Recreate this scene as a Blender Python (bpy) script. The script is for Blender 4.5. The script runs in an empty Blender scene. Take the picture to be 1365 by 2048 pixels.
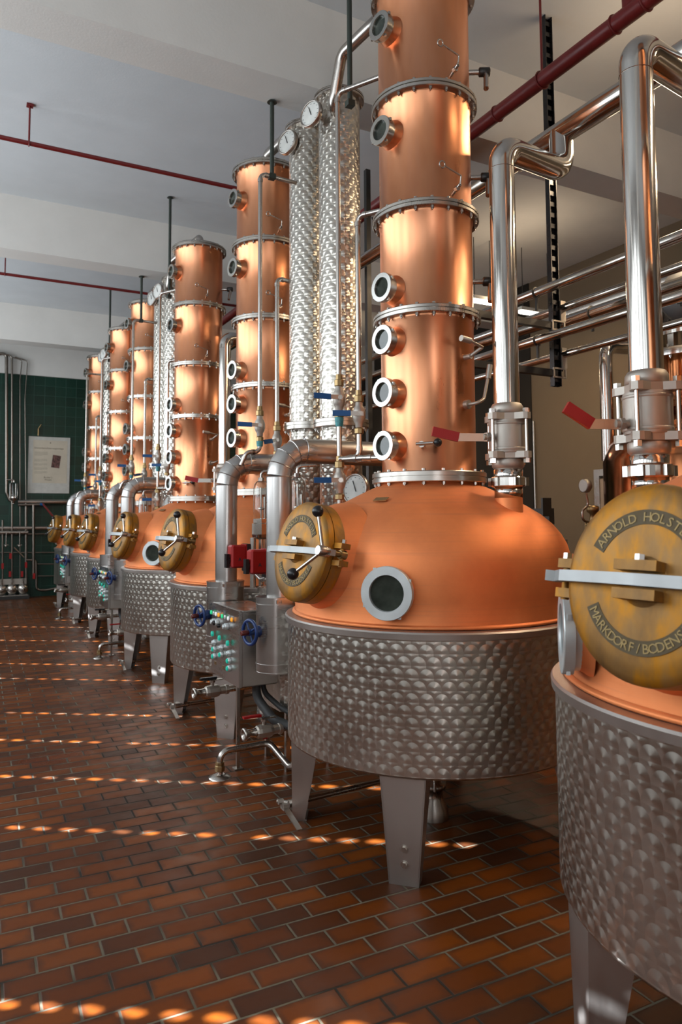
import bpy, math, random
from mathutils import Vector, Matrix
random.seed(4)
S = bpy.context.scene
COL = S.collection
PI = math.pi
V = Vector

# ------------------------------------------------------------------ camera
H = 1.7                                   # eye height
F_PX, PPX, PPY = 1445.0, 683.0, 935.0     # focal length and principal point of the photograph (1365 x 2048)
RX = V((0.88478135, 0.02724766, 0.46520911))     # world axes seen from the camera (right, down, forward)
RY = V((-0.46597047, 0.06412438, 0.88247356))
RZ = V((-0.00578591, -0.99756986, 0.06943266))
cam_d = bpy.data.cameras.new('camera')
cam = bpy.data.objects.new('camera', cam_d)
COL.objects.link(cam)
cam.matrix_world = Matrix(((RX[0], -RX[1], -RX[2], 0), (RY[0], -RY[1], -RY[2], 0), (RZ[0], -RZ[1], -RZ[2], H), (0, 0, 0, 1)))
cam_d.sensor_fit = 'AUTO'
cam_d.sensor_width = 36.0
cam_d.lens = F_PX / 2048 * 36.0
cam_d.shift_x = (682.5 - PPX) / 2048
cam_d.shift_y = (PPY - 1024) / 2048
cam_d.clip_start = 0.05
cam_d.dof.use_dof = True
cam_d.dof.focus_distance = 3.75
cam_d.dof.aperture_fstop = 4.0
S.camera = cam


def at(u, v, X=None, Y=None, Z=None):
    """world point on the measured plane X, Y or Z that the photograph shows at pixel u, v"""
    c = V((u - PPX, v - PPY, F_PX))
    r = V((RX.dot(c), RY.dot(c), RZ.dot(c)))
    if X is not None: t = X / r.x
    elif Y is not None: t = Y / r.y
    else: t = (Z - H) / r.z
    return V((0, 0, H)) + r * t


# ------------------------------------------------------------------ view, world, light
S.view_settings.view_transform = 'Standard'
S.view_settings.look = 'None'
S.view_settings.exposure = 0.12
S.view_settings.gamma = 1.0
S.view_settings.use_curve_mapping = False
S.cycles.use_denoising = True
S.cycles.max_bounces = 8
S.cycles.diffuse_bounces = 4
S.cycles.glossy_bounces = 5
S.cycles.sample_clamp_indirect = 6.0
S.cycles.caustics_reflective = False
S.cycles.caustics_refractive = False

W = bpy.data.worlds.new('sky')
S.world = W
W.use_nodes = True
W.node_tree.nodes['Background'].inputs[0].default_value = (0.55, 0.72, 1.0, 1)
W.node_tree.nodes['Background'].inputs[1].default_value = 1.0

SUN_T = 0.65                              # tangent of the sun's height; it comes straight over the left wall
sd = bpy.data.lights.new('sun', 'SUN')
sd.energy = 62.0
sd.angle = math.radians(0.35)
sd.color = (0.86, 0.93, 1.0)
so = bpy.data.objects.new('sun', sd)
COL.objects.link(so)
so.rotation_euler = V((1.0, 0.0, -SUN_T)).to_track_quat('-Z', 'Y').to_euler()


def area(name, loc, direction, sx, sy, watts, color):
    d = bpy.data.lights.new(name, 'AREA')
    d.shape = 'RECTANGLE'
    d.size, d.size_y, d.energy, d.color = sx, sy, watts, color
    o = bpy.data.objects.new(name, d)
    COL.objects.link(o)
    o.location = loc
    o.rotation_euler = V(direction).to_track_quat('-Z', 'Y').to_euler()
    return o


DAY = (0.86, 0.94, 1.0)
WARM = (1.0, 0.74, 0.48)
BACK_WINDOWS = [-2.0, -0.5, 1.0, 2.5, 4.3]
BACK_POWER = [8, 50, 5, 5, 6]
for i, x in enumerate(BACK_WINDOWS):                # daylight through the tall windows behind the camera
    area('window_daylight', (x, -4.9, 2.3), (0, 1, 0.12), 1.0, 3.2, BACK_POWER[i], (0.97, 0.97, 1.0))
LEFT_WINDOWS = [-3.2, -1.2, 0.8, 2.8, 4.8, 6.8, 8.8, 10.8, 12.8, 14.8]
for y in LEFT_WINDOWS:                               # daylight through the shuttered windows of the left wall
    area('window_daylight', (-2.92, y, 3.42), (1, 0, 0.0), 1.5, 2.8, 22 if y < 0 else 34 if y < 2 else (56 if y < 5 else 66), DAY)
LAMPS = [(4.6, 0.4), (4.6, 3.2), (6.6, 7.4), (6.4, 13.0), (6.2, 2.0)]
for x, y in LAMPS:                                   # warm tubes over the right-hand aisle
    area('tube_glow', (x, y, 4.7), (0, 0, -1), 0.14, 1.5, 50, WARM)
    area('tube_glow', (x, y, 4.75), (0, 0, 1), 0.14, 1.5, 7, WARM)

# ------------------------------------------------------------------ node helpers
def new_mat(name):
    m = bpy.data.materials.new(name)
    m.use_nodes = True
    nt = m.node_tree
    return m, nt, nt.nodes['Principled BSDF']


class NB:
    """small arithmetic builder for shader nodes"""
    def __init__(s, nt): s.nt = nt
    def node(s, t, **k):
        n = s.nt.nodes.new(t)
        for a, b in k.items(): setattr(n, a, b)
        return n
    def put(s, sock, val):
        if isinstance(val, (int, float)): sock.default_value = val
        elif isinstance(val, tuple): sock.default_value = val
        else: s.nt.links.new(val, sock)
    def m(s, op, a, b=0.0, c=0.0):
        n = s.node('ShaderNodeMath', operation=op)
        for i, x in enumerate((a, b, c)): s.put(n.inputs[i], x)
        return n.outputs[0]
    def vm(s, op, a, b=None, sc=None):
        n = s.node('ShaderNodeVectorMath', operation=op)
        s.put(n.inputs[0], a)
        if b is not None: s.put(n.inputs[1], b)
        if sc is not None: s.put(n.inputs['Scale'], sc)
        return n.outputs[1] if op in ('DOT_PRODUCT', 'LENGTH') else n.outputs[0]
    def noise(s, vec, scale, detail=3.0, rough=0.55):
        n = s.node('ShaderNodeTexNoise')
        if vec is not None: s.put(n.inputs['Vector'], vec)
        n.inputs['Scale'].default_value = scale
        n.inputs['Detail'].default_value = detail
        n.inputs['Roughness'].default_value = rough
        return n.outputs['Fac']
    def ramp(s, fac, stops):
        n = s.node('ShaderNodeValToRGB')
        e = n.color_ramp.elements
        while len(e) < len(stops): e.new(0.5)
        for i, (p, c) in enumerate(stops):
            e[i].position = p
            e[i].color = (*c, 1) if len(c) == 3 else c
        s.put(n.inputs[0], fac)
        return n.outputs[0]
    def mix(s, fac, a, b):
        n = s.node('ShaderNodeMix', data_type='RGBA')
        s.put(n.inputs[0], fac)
        s.put(n.inputs[6], a if not (isinstance(a, tuple) and len(a) == 3) else (*a, 1))
        s.put(n.inputs[7], b if not (isinstance(b, tuple) and len(b) == 3) else (*b, 1))
        return n.outputs[2]
    def rng(s, x, a, b, c, d):
        n = s.node('ShaderNodeMapRange')
        for i, q in enumerate((x, a, b, c, d)): s.put(n.inputs[i], q)
        return n.outputs[0]
    def obj(s): return s.node('ShaderNodeTexCoord').outputs['Object']
    def pos(s): return s.node('ShaderNodeNewGeometry').outputs['Position']
    def sep(s, v):
        n = s.node('ShaderNodeSeparateXYZ'); s.put(n.inputs[0], v); return n.outputs
    def comb(s, x, y, z):
        n = s.node('ShaderNodeCombineXYZ')
        for i, q in enumerate((x, y, z)): s.put(n.inputs[i], q)
        return n.outputs[0]
    def bump(s, h, strength, dist):
        n = s.node('ShaderNodeBump')
        n.inputs['Strength'].default_value = strength
        n.inputs['Distance'].default_value = dist
        s.put(n.inputs['Height'], h)
        return n.outputs[0]


def simple(name, col, rough=0.5, metal=0.0, var=0.08, scale=9.0, bump=0.0, **kw):
    m, nt, p = new_mat(name)
    b = NB(nt)
    n = b.noise(b.obj(), scale, 4.0)
    p.inputs['Base Color'].default_value = (*col, 1)
    lo = tuple(c * (1 - var) for c in col)
    hi = tuple(min(1, c * (1 + var)) for c in col)
    b.put(p.inputs['Base Color'], b.ramp(n, [(0.3, lo), (0.7, hi)]))
    b.put(p.inputs['Roughness'], b.rng(n, 0.3, 0.7, max(0.02, rough * 0.85), min(1, rough * 1.15)))
    p.inputs['Metallic'].default_value = metal
    if bump: b.put(p.inputs['Normal'], b.bump(n, bump, 0.004))
    for k, v in kw.items(): p.inputs[k.replace('_', ' ')].default_value = v
    return m


def brushed(name, col, rough, axis_scale=(60, 60, 1.5), bump=0.06, var=0.1):
    m, nt, p = new_mat(name)
    b = NB(nt)
    o = b.obj()
    mp = b.node('ShaderNodeMapping')
    b.put(mp.inputs[0], o)
    mp.inputs['Scale'].default_value = axis_scale
    n = b.noise(mp.outputs[0], 1.0, 4.0)
    big = b.noise(o, 2.6, 3.0)
    b.put(p.inputs['Base Color'], b.ramp(big, [(0.3, tuple(c * (1 - var) for c in col)), (0.7, col)]))
    p.inputs['Metallic'].default_value = 1.0
    b.put(p.inputs['Roughness'], b.m('ADD', b.rng(big, 0.3, 0.7, rough * 0.85, rough * 1.1), b.m('MULTIPLY', n, rough * 0.25)))
    b.put(p.inputs['Normal'], b.bump(n, bump, 0.002))
    return m


def swirled(name, R, pu=0.070, pv=0.056, tilt=0.115, col=(0.61, 0.57, 0.51)):
    """engine-turned (pearled) stainless steel wrapped round an upright cylinder of radius R"""
    m, nt, p = new_mat(name)
    b = NB(nt)
    x, y, z = b.sep(b.obj())[:]
    cells = round(2 * PI * R / pu)
    ang = b.m('DIVIDE', b.m('ARCTAN2', y, x), 2 * PI)
    u = b.m('MULTIPLY', ang, cells)
    v = b.m('DIVIDE', z, pv)
    row = b.m('FLOOR', v)
    fv = b.m('FRACT', v)
    off = b.m('MULTIPLY', b.m('PINGPONG', row, 1.0), 0.5)
    du1 = b.m('SUBTRACT', b.m('FRACT', b.m('ADD', u, off)), 0.5)
    dv1 = b.m('SUBTRACT', fv, 0.0)
    off2 = b.m('SUBTRACT', 0.5, off)
    du2 = b.m('SUBTRACT', b.m('FRACT', b.m('ADD', u, off2)), 0.5)
    dv2 = b.m('SUBTRACT', fv, 1.0)
    inside = b.m('LESS_THAN', b.m('ADD', b.m('MULTIPLY', du1, du1), b.m('MULTIPLY', b.m('MULTIPLY', dv1, dv1), 0.42)), 0.25)
    du = b.m('ADD', b.m('MULTIPLY', du1, inside), b.m('MULTIPLY', du2, b.m('SUBTRACT', 1.0, inside)))
    dv = b.m('ADD', b.m('MULTIPLY', dv1, inside), b.m('MULTIPLY', b.m('ADD', dv2, 0.45), b.m('SUBTRACT', 1.0, inside)))
    dv = b.m('SUBTRACT', dv, 0.25)
    theta = b.m('ARCTAN2', b.m('MULTIPLY', dv, pv), b.m('MULTIPLY', du, pu))
    geo = b.node('ShaderNodeNewGeometry')
    N = geo.outputs['Normal']
    T = b.vm('NORMALIZE', b.vm('CROSS_PRODUCT', (0, 0, 1), N))
    B = b.vm('CROSS_PRODUCT', N, T)
    n2 = b.vm('ADD', N, b.vm('ADD', b.vm('SCALE', T, sc=b.m('MULTIPLY', b.m('COSINE', theta), tilt)), b.vm('SCALE', B, sc=b.m('MULTIPLY', b.m('SINE', theta), tilt))))
    b.put(p.inputs['Normal'], b.vm('NORMALIZE', n2))
    # groove direction runs round each spot
    tang = b.vm('ADD', b.vm('SCALE', T, sc=b.m('COSINE', theta)), b.vm('SCALE', B, sc=b.m('SINE', theta)))
    b.put(p.inputs['Tangent'], tang)
    p.inputs['Anisotropic'].default_value = 0.55
    big = b.noise(b.obj(), 3.0, 3.0)
    b.put(p.inputs['Base Color'], b.ramp(big, [(0.25, tuple(c * 0.85 for c in col)), (0.75, col)]))
    p.inputs['Metallic'].default_value = 1.0
    b.put(p.inputs['Roughness'], b.rng(big, 0.3, 0.7, 0.30, 0.36))
    return m


def copper_polished(name):
    m, nt, p = new_mat(name)
    b = NB(nt)
    o = b.obj()
    ms = b.node('ShaderNodeMapping'); b.put(ms.inputs[0], o); ms.inputs['Scale'].default_value = (3.0, 3.0, 1.1)
    n1 = b.noise(ms.outputs[0], 1.0, 4.0, 0.6)
    mp = b.node('ShaderNodeMapping'); b.put(mp.inputs[0], o); mp.inputs['Scale'].default_value = (14, 14, 1.6)
    n2 = b.noise(mp.outputs[0], 1.0, 4.0)
    c = b.ramp(n1, [(0.28, (0.66, 0.25, 0.115)), (0.5, (0.78, 0.335, 0.17)), (0.75, (0.83, 0.41, 0.24))])
    b.put(p.inputs['Base Color'], b.mix(b.rng(n2, 0.5, 0.72, 0.0, 0.35), c, (0.68, 0.31, 0.19)))
    p.inputs['Metallic'].default_value = 1.0
    b.put(p.inputs['Roughness'], b.m('ADD', b.rng(n1, 0.3, 0.7, 0.22, 0.37), b.m('MULTIPLY', n2, 0.05)))
    mb2 = b.node('ShaderNodeMapping'); b.put(mb2.inputs[0], o); mb2.inputs['Scale'].default_value = (5.0, 5.0, 0.5)
    b.put(p.inputs['Normal'], b.bump(b.noise(mb2.outputs[0], 1.0, 1.0, 0.4), 0.05, 0.02))
    return m


def copper_satin(name):
    m, nt, p = new_mat(name)
    b = NB(nt)
    o = b.obj()
    x, y, z = b.sep(o)[:]
    mp = b.node('ShaderNodeMapping'); b.put(mp.inputs[0], o); mp.inputs['Scale'].default_value = (1.2, 1.2, 70)
    n1 = b.noise(mp.outputs[0], 1.0, 3.0)
    n2 = b.noise(o, 4.0, 5.0, 0.65)
    c = b.ramp(n2, [(0.25, (0.82, 0.25, 0.088)), (0.55, (0.93, 0.305, 0.105)), (0.8, (0.96, 0.355, 0.14))])
    b.put(p.inputs['Base Color'], b.mix(b.rng(n1, 0.55, 0.75, 0.0, 0.4), c, (0.70, 0.24, 0.11)))
    p.inputs['Metallic'].default_value = 0.62
    b.put(p.inputs['Roughness'], b.rng(n2, 0.3, 0.7, 0.47, 0.56))
    b.put(p.inputs['Normal'], b.bump(n1, 0.12, 0.002))
    return m


def brass_aged(name):
    m, nt, p = new_mat(name)
    b = NB(nt)
    o = b.obj()
    mp = b.node('ShaderNodeMapping'); b.put(mp.inputs[0], o); mp.inputs['Scale'].default_value = (9, 9, 3.5)
    n1 = b.noise(mp.outputs[0], 1.0, 5.0, 0.6)
    n2 = b.noise(o, 14.0, 4.0)
    c = b.ramp(n1, [(0.3, (0.20, 0.105, 0.034)), (0.45, (0.31, 0.155, 0.038)), (0.55, (0.48, 0.20, 0.008)), (0.72, (0.35, 0.20, 0.072))])
    b.put(p.inputs['Base Color'], b.mix(b.rng(n2, 0.45, 0.7, 0.0, 0.35), c, (0.27, 0.175, 0.085)))
    p.inputs['Metallic'].default_value = 0.55
    p.inputs['Roughness'].default_value = 0.5
    b.put(p.inputs['Normal'], b.bump(n2, 0.25, 0.003))
    return m


def floor_tiles(name):
    m, nt, p = new_mat(name)
    b = NB(nt)
    x, y, z = b.sep(b.pos())[:]
    a = math.radians(-1.3)
    xr = b.m('ADD', b.m('MULTIPLY', x, math.cos(a)), b.m('MULTIPLY', y, math.sin(a)))
    yr = b.m('ADD', b.m('MULTIPLY', x, -math.sin(a)), b.m('MULTIPLY', y, math.cos(a)))
    TL, TW, G = 0.240, 0.1165, 0.0045
    vr = b.m('DIVIDE', b.m('SUBTRACT', yr, 3.03 + 1.03 * math.sin(-a)), TW)
    row = b.m('FLOOR', vr)
    fv = b.m('FRACT', vr)
    ur = b.m('ADD', b.m('DIVIDE', b.m('SUBTRACT', xr, 0.302 + 3.03 * math.sin(a)), TL), b.m('MULTIPLY', b.m('PINGPONG', row, 1.0), 0.5))
    colm = b.m('FLOOR', ur)
    fu = b.m('FRACT', ur)
    ex = b.m('MULTIPLY', b.m('SUBTRACT', 0.5, b.m('ABSOLUTE', b.m('SUBTRACT', fu, 0.5))), TL)
    ey = b.m('MULTIPLY', b.m('SUBTRACT', 0.5, b.m('ABSOLUTE', b.m('SUBTRACT', fv, 0.5))), TW)
    e = b.m('MINIMUM', ex, ey)
    wob = b.noise(b.pos(), 60.0, 2.0)
    e = b.m('ADD', e, b.m('MULTIPLY', b.m('SUBTRACT', wob, 0.5), 0.002))
    joint = b.rng(e, G - 0.0008, G + 0.0008, 1.0, 0.0)
    wn = b.node('ShaderNodeTexWhiteNoise', noise_dimensions='2D')
    b.put(wn.inputs['Vector'], b.comb(row, colm, 0.0))
    rnd = wn.outputs['Value']
    clay = b.ramp(rnd, [(0.0, (0.062, 0.019, 0.006)), (0.3, (0.112, 0.026, 0.0035)), (0.65, (0.165, 0.039, 0.004)), (1.0, (0.21, 0.051, 0.0045))])
    blotch = b.noise(b.pos(), 13.0, 3.0)
    ed = b.m('ADD', e, b.m('MULTIPLY', b.m('SUBTRACT', blotch, 0.5), 0.05))
    burnt = b.rng(ed, 0.002, 0.030, 0.62, 0.0)
    clay = b.mix(burnt, clay, (0.036, 0.017, 0.011))
    large = b.noise(b.pos(), 0.9, 3.0)
    clay = b.mix(b.rng(large, 0.5, 0.75, 0.0, 0.3), clay, (0.055, 0.026, 0.016))
    # damp stain on the floor left of the stills
    dx = b.m('DIVIDE', b.m('SUBTRACT', x, 0.66), 0.26)
    dy = b.m('DIVIDE', b.m('SUBTRACT', y, 5.65), 0.13)
    st = b.m('ADD', b.m('ADD', b.m('MULTIPLY', dx, dx), b.m('MULTIPLY', dy, dy)), b.m('MULTIPLY', b.m('SUBTRACT', blotch, 0.5), 1.2))
    wet = b.rng(st, 0.9, 1.1, 1.0, 0.0)
    clay = b.mix(b.m('MULTIPLY', wet, 0.6), clay, (0.12, 0.02, 0.004))
    grime = b.noise(b.pos(), 1.7, 2.0)
    grout = b.ramp(grime, [(0.42, (0.03, 0.025, 0.018)), (0.55, (0.15, 0.125, 0.085))])
    b.put(p.inputs['Base Color'], b.mix(joint, clay, grout))
    r = b.rng(b.noise(b.pos(), 7.0, 4.0), 0.3, 0.7, 0.32, 0.52)
    p.inputs['Specular IOR Level'].default_value = 0.27
    b.put(p.inputs['Roughness'], b.m('ADD', b.m('SUBTRACT', r, b.m('MULTIPLY', wet, 0.15)), b.m('MULTIPLY', joint, 0.4)))
    hgt = b.m('ADD', b.rng(e, G - 0.001, G + 0.003, 0.0, 1.0), b.m('MULTIPLY', blotch, 0.25))
    b.put(p.inputs['Normal'], b.bump(hgt, 0.35, 0.004))
    return m


def wall_tiles(name):
    m, nt, p = new_mat(name)
    b = NB(nt)
    x, y, z = b.sep(b.pos())[:]
    t = 0.225
    h = b.m('ADD', x, y)
    fx = b.m('FRACT', b.m('DIVIDE', h, t))
    fz = b.m('FRACT', b.m('DIVIDE', z, t))
    ex = b.m('SUBTRACT', 0.5, b.m('ABSOLUTE', b.m('SUBTRACT', fx, 0.5)))
    ez = b.m('SUBTRACT', 0.5, b.m('ABSOLUTE', b.m('SUBTRACT', fz, 0.5)))
    e = b.m('MINIMUM', ex, ez)
    j = b.rng(e, 0.012, 0.026, 1.0, 0.0)
    wn = b.node('ShaderNodeTexWhiteNoise', noise_dimensions='2D')
    b.put(wn.inputs['Vector'], b.comb(b.m('FLOOR', b.m('DIVIDE', h, t)), b.m('FLOOR', b.m('DIVIDE', z, t)), 0.0))
    g = b.ramp(wn.outputs['Value'], [(0.0, (0.003, 0.028, 0.017)), (1.0, (0.005, 0.043, 0.027))])
    b.put(p.inputs['Base Color'], b.mix(j, g, (0.028, 0.080, 0.058)))
    b.put(p.inputs['Roughness'], b.m('ADD', 0.34, b.m('MULTIPLY', j, 0.3)))
    b.put(p.inputs['Normal'], b.bump(b.m('SUBTRACT', 1.0, j), 0.3, 0.004))
    return m


def plaster(name, col, scale=2.0):
    m, nt, p = new_mat(name)
    b = NB(nt)
    n = b.noise(b.pos(), scale, 5.0, 0.6)
    f = b.noise(b.pos(), 55.0, 3.0)
    b.put(p.inputs['Base Color'], b.ramp(n, [(0.3, tuple(c * 0.93 for c in col)), (0.7, col)]))
    p.inputs['Roughness'].default_value = 0.85
    b.put(p.inputs['Normal'], b.bump(b.m('ADD', f, n), 0.12, 0.006))
    return m


def glassy(name, col, rough=0.03, ior=1.45):
    m, nt, p = new_mat(name)
    b = NB(nt)
    n = b.noise(b.obj(), 20.0, 2.0)
    p.inputs['Base Color'].default_value = (*col, 1)
    p.inputs['Transmission Weight'].default_value = 1.0
    b.put(p.inputs['Roughness'], b.rng(n, 0.3, 0.7, rough, rough * 1.4))
    p.inputs['IOR'].default_value = ior
    return m


def glow(name, col, strength):
    m, nt, p = new_mat(name)
    b = NB(nt)
    n = b.noise(b.obj(), 3.0, 1.0)
    b.put(p.inputs['Base Color'], b.ramp(n, [(0.3, tuple(c * 0.9 for c in col)), (0.7, col)]))
    p.inputs['Emission Color'].default_value = (*col, 1)
    p.inputs['Emission Strength'].default_value = strength
    return m


M = dict(
    chrome=brushed('polished_steel', (0.64, 0.61, 0.57), 0.13, (40, 40, 1.2), 0.02),
    steel=brushed('satin_steel', (0.52, 0.485, 0.44), 0.26),
    sheet=brushed('brushed_sheet', (0.55, 0.53, 0.51), 0.26, (3, 3, 90), 0.05),
    ringsteel=brushed('window_ring_steel', (0.52, 0.51, 0.48), 0.24, (20, 20, 20), 0.03),
    wpipe=brushed('dull_pipe', (0.30, 0.265, 0.23), 0.32, (40, 40, 1.2), 0.02),
    barsteel=simple('bar_steel', (0.42, 0.43, 0.43), 0.5, 0.7, 0.06, 12),
    cast=brushed('cast_steel', (0.50, 0.455, 0.405), 0.48, (30, 30, 30), 0.1),
    pipe=brushed('pipe_steel', (0.52, 0.48, 0.44), 0.25, (40, 40, 1.2), 0.02),
    leg=brushed('leg_sheet', (0.50, 0.455, 0.42), 0.40, (60, 60, 1.5), 0.04),
    cop=copper_polished('polished_copper'),
    dome=copper_satin('satin_copper'),
    brass=brass_aged('aged_brass'),
    brass2=simple('brass_fitting', (0.36, 0.25, 0.12), 0.38, 0.9, 0.15, 30),
    brass_dark=simple('dark_brass', (0.10, 0.072, 0.035), 0.6, 0.4, 0.2, 40),
    letter=simple('brass_letter', (0.30, 0.21, 0.085), 0.5, 0.6, 0.2, 40),
    black=simple('black_plastic', (0.012, 0.011, 0.012), 0.28),
    rubber=simple('black_rubber', (0.02, 0.02, 0.02), 0.7),
    dark=simple('dark_steel', (0.06, 0.058, 0.055), 0.4, 0.7),
    rod=simple('dark_green_rod', (0.05, 0.06, 0.05), 0.55, 0.4),
    red=simple('red_paint', (0.36, 0.006, 0.006), 0.4),
    redpipe=simple('dark_red_paint', (0.17, 0.012, 0.012), 0.4),
    blue=simple('blue_plastic', (0.008, 0.10, 0.30), 0.4),
    navy=simple('navy_enamel', (0.010, 0.035, 0.14), 0.35),
    rust=simple('red_brown_plastic', (0.11, 0.016, 0.012), 0.4),
    teal=simple('teal_corrosion', (0.10, 0.34, 0.36), 0.7, 0.0, 0.3, 60),
    white=simple('white_enamel', (0.72, 0.72, 0.68), 0.4),
    ring=simple('ring_steel', (0.66, 0.70, 0.70), 0.42, 0.55, 0.06, 12),
    paper=simple('poster_paper', (0.66, 0.58, 0.46), 0.8, 0, 0.08, 2.5),
    paper_edge=simple('poster_board', (0.62, 0.60, 0.55), 0.7),
    ink=simple('poster_ink', (0.17, 0.13, 0.09), 0.8),
    ink2=simple('poster_grey_ink', (0.40, 0.35, 0.27), 0.8),
    photo=simple('poster_photo', (0.13, 0.06, 0.05), 0.5, 0, 0.9, 30),
    grey=simple('grey_cast', (0.13, 0.13, 0.13), 0.5, 0.3),
    corrugated=simple('grey_conduit', (0.05, 0.05, 0.05), 0.6),
    floor=floor_tiles('quarry_tiles'),
    gtile=wall_tiles('green_wall_tiles'),
    ceil=plaster('ceiling_paint', (0.74, 0.77, 0.79)),
    beam=plaster('beam_paint', (0.86, 0.83, 0.78)),
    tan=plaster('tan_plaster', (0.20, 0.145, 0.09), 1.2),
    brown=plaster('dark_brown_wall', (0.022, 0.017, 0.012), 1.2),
    wallw=plaster('white_plaster', (0.6, 0.58, 0.55)),
    wood=simple('painted_door', (0.36, 0.27, 0.2), 0.6),
    glass=glassy('clear_glass', (0.95, 0.97, 0.96)),
    pane=simple('sight_pane', (0.034, 0.042, 0.033), 0.06, 0.0, 0.4, 12),
    amberpane=simple('still_glass', (0.30, 0.09, 0.02), 0.12, 0.6, 0.3, 12),
    dcop=simple('dark_copper', (0.42, 0.155, 0.065), 0.16, 1.0, 0.25, 5),
    tube=glow('lamp_tube', (1.0, 0.90, 0.76), 14.0),
    lgreen=glow('green_lamp', (0.02, 0.55, 0.22), 0.6),
    lwhite=glow('white_lamp', (0.85, 0.85, 0.85), 0.3),
    lamber=glow('amber_lamp', (0.85, 0.34, 0.02), 0.5),
    lturq=glow('turquoise_lamp', (0.01, 0.42, 0.30), 0.35),
    sw_j=swirled('pearled_steel_jacket', 0.828),
    sw_c=swirled('pearled_steel_tube', 0.155, 0.070, 0.048, 0.22, (0.68, 0.64, 0.57)),
    sw_t=swirled('pearled_steel_tank', 0.30, 0.062, 0.052),
)


# ------------------------------------------------------------------ mesh builder
def frame(n, up=(0, 0, 1), o=(0, 0, 0)):
    """matrix whose z axis is n"""
    n = V(n).normalized()
    up = V(up)
    if abs(n.dot(up)) > 0.98: up = V((1, 0, 0))
    x = up.cross(n).normalized()
    y = n.cross(x)
    return Matrix(((x.x, y.x, n.x, o[0]), (x.y, y.y, n.y, o[1]), (x.z, y.z, n.z, o[2]), (0, 0, 0, 1)))


def tr(x, y, z): return Matrix.Translation((x, y, z))


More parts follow.
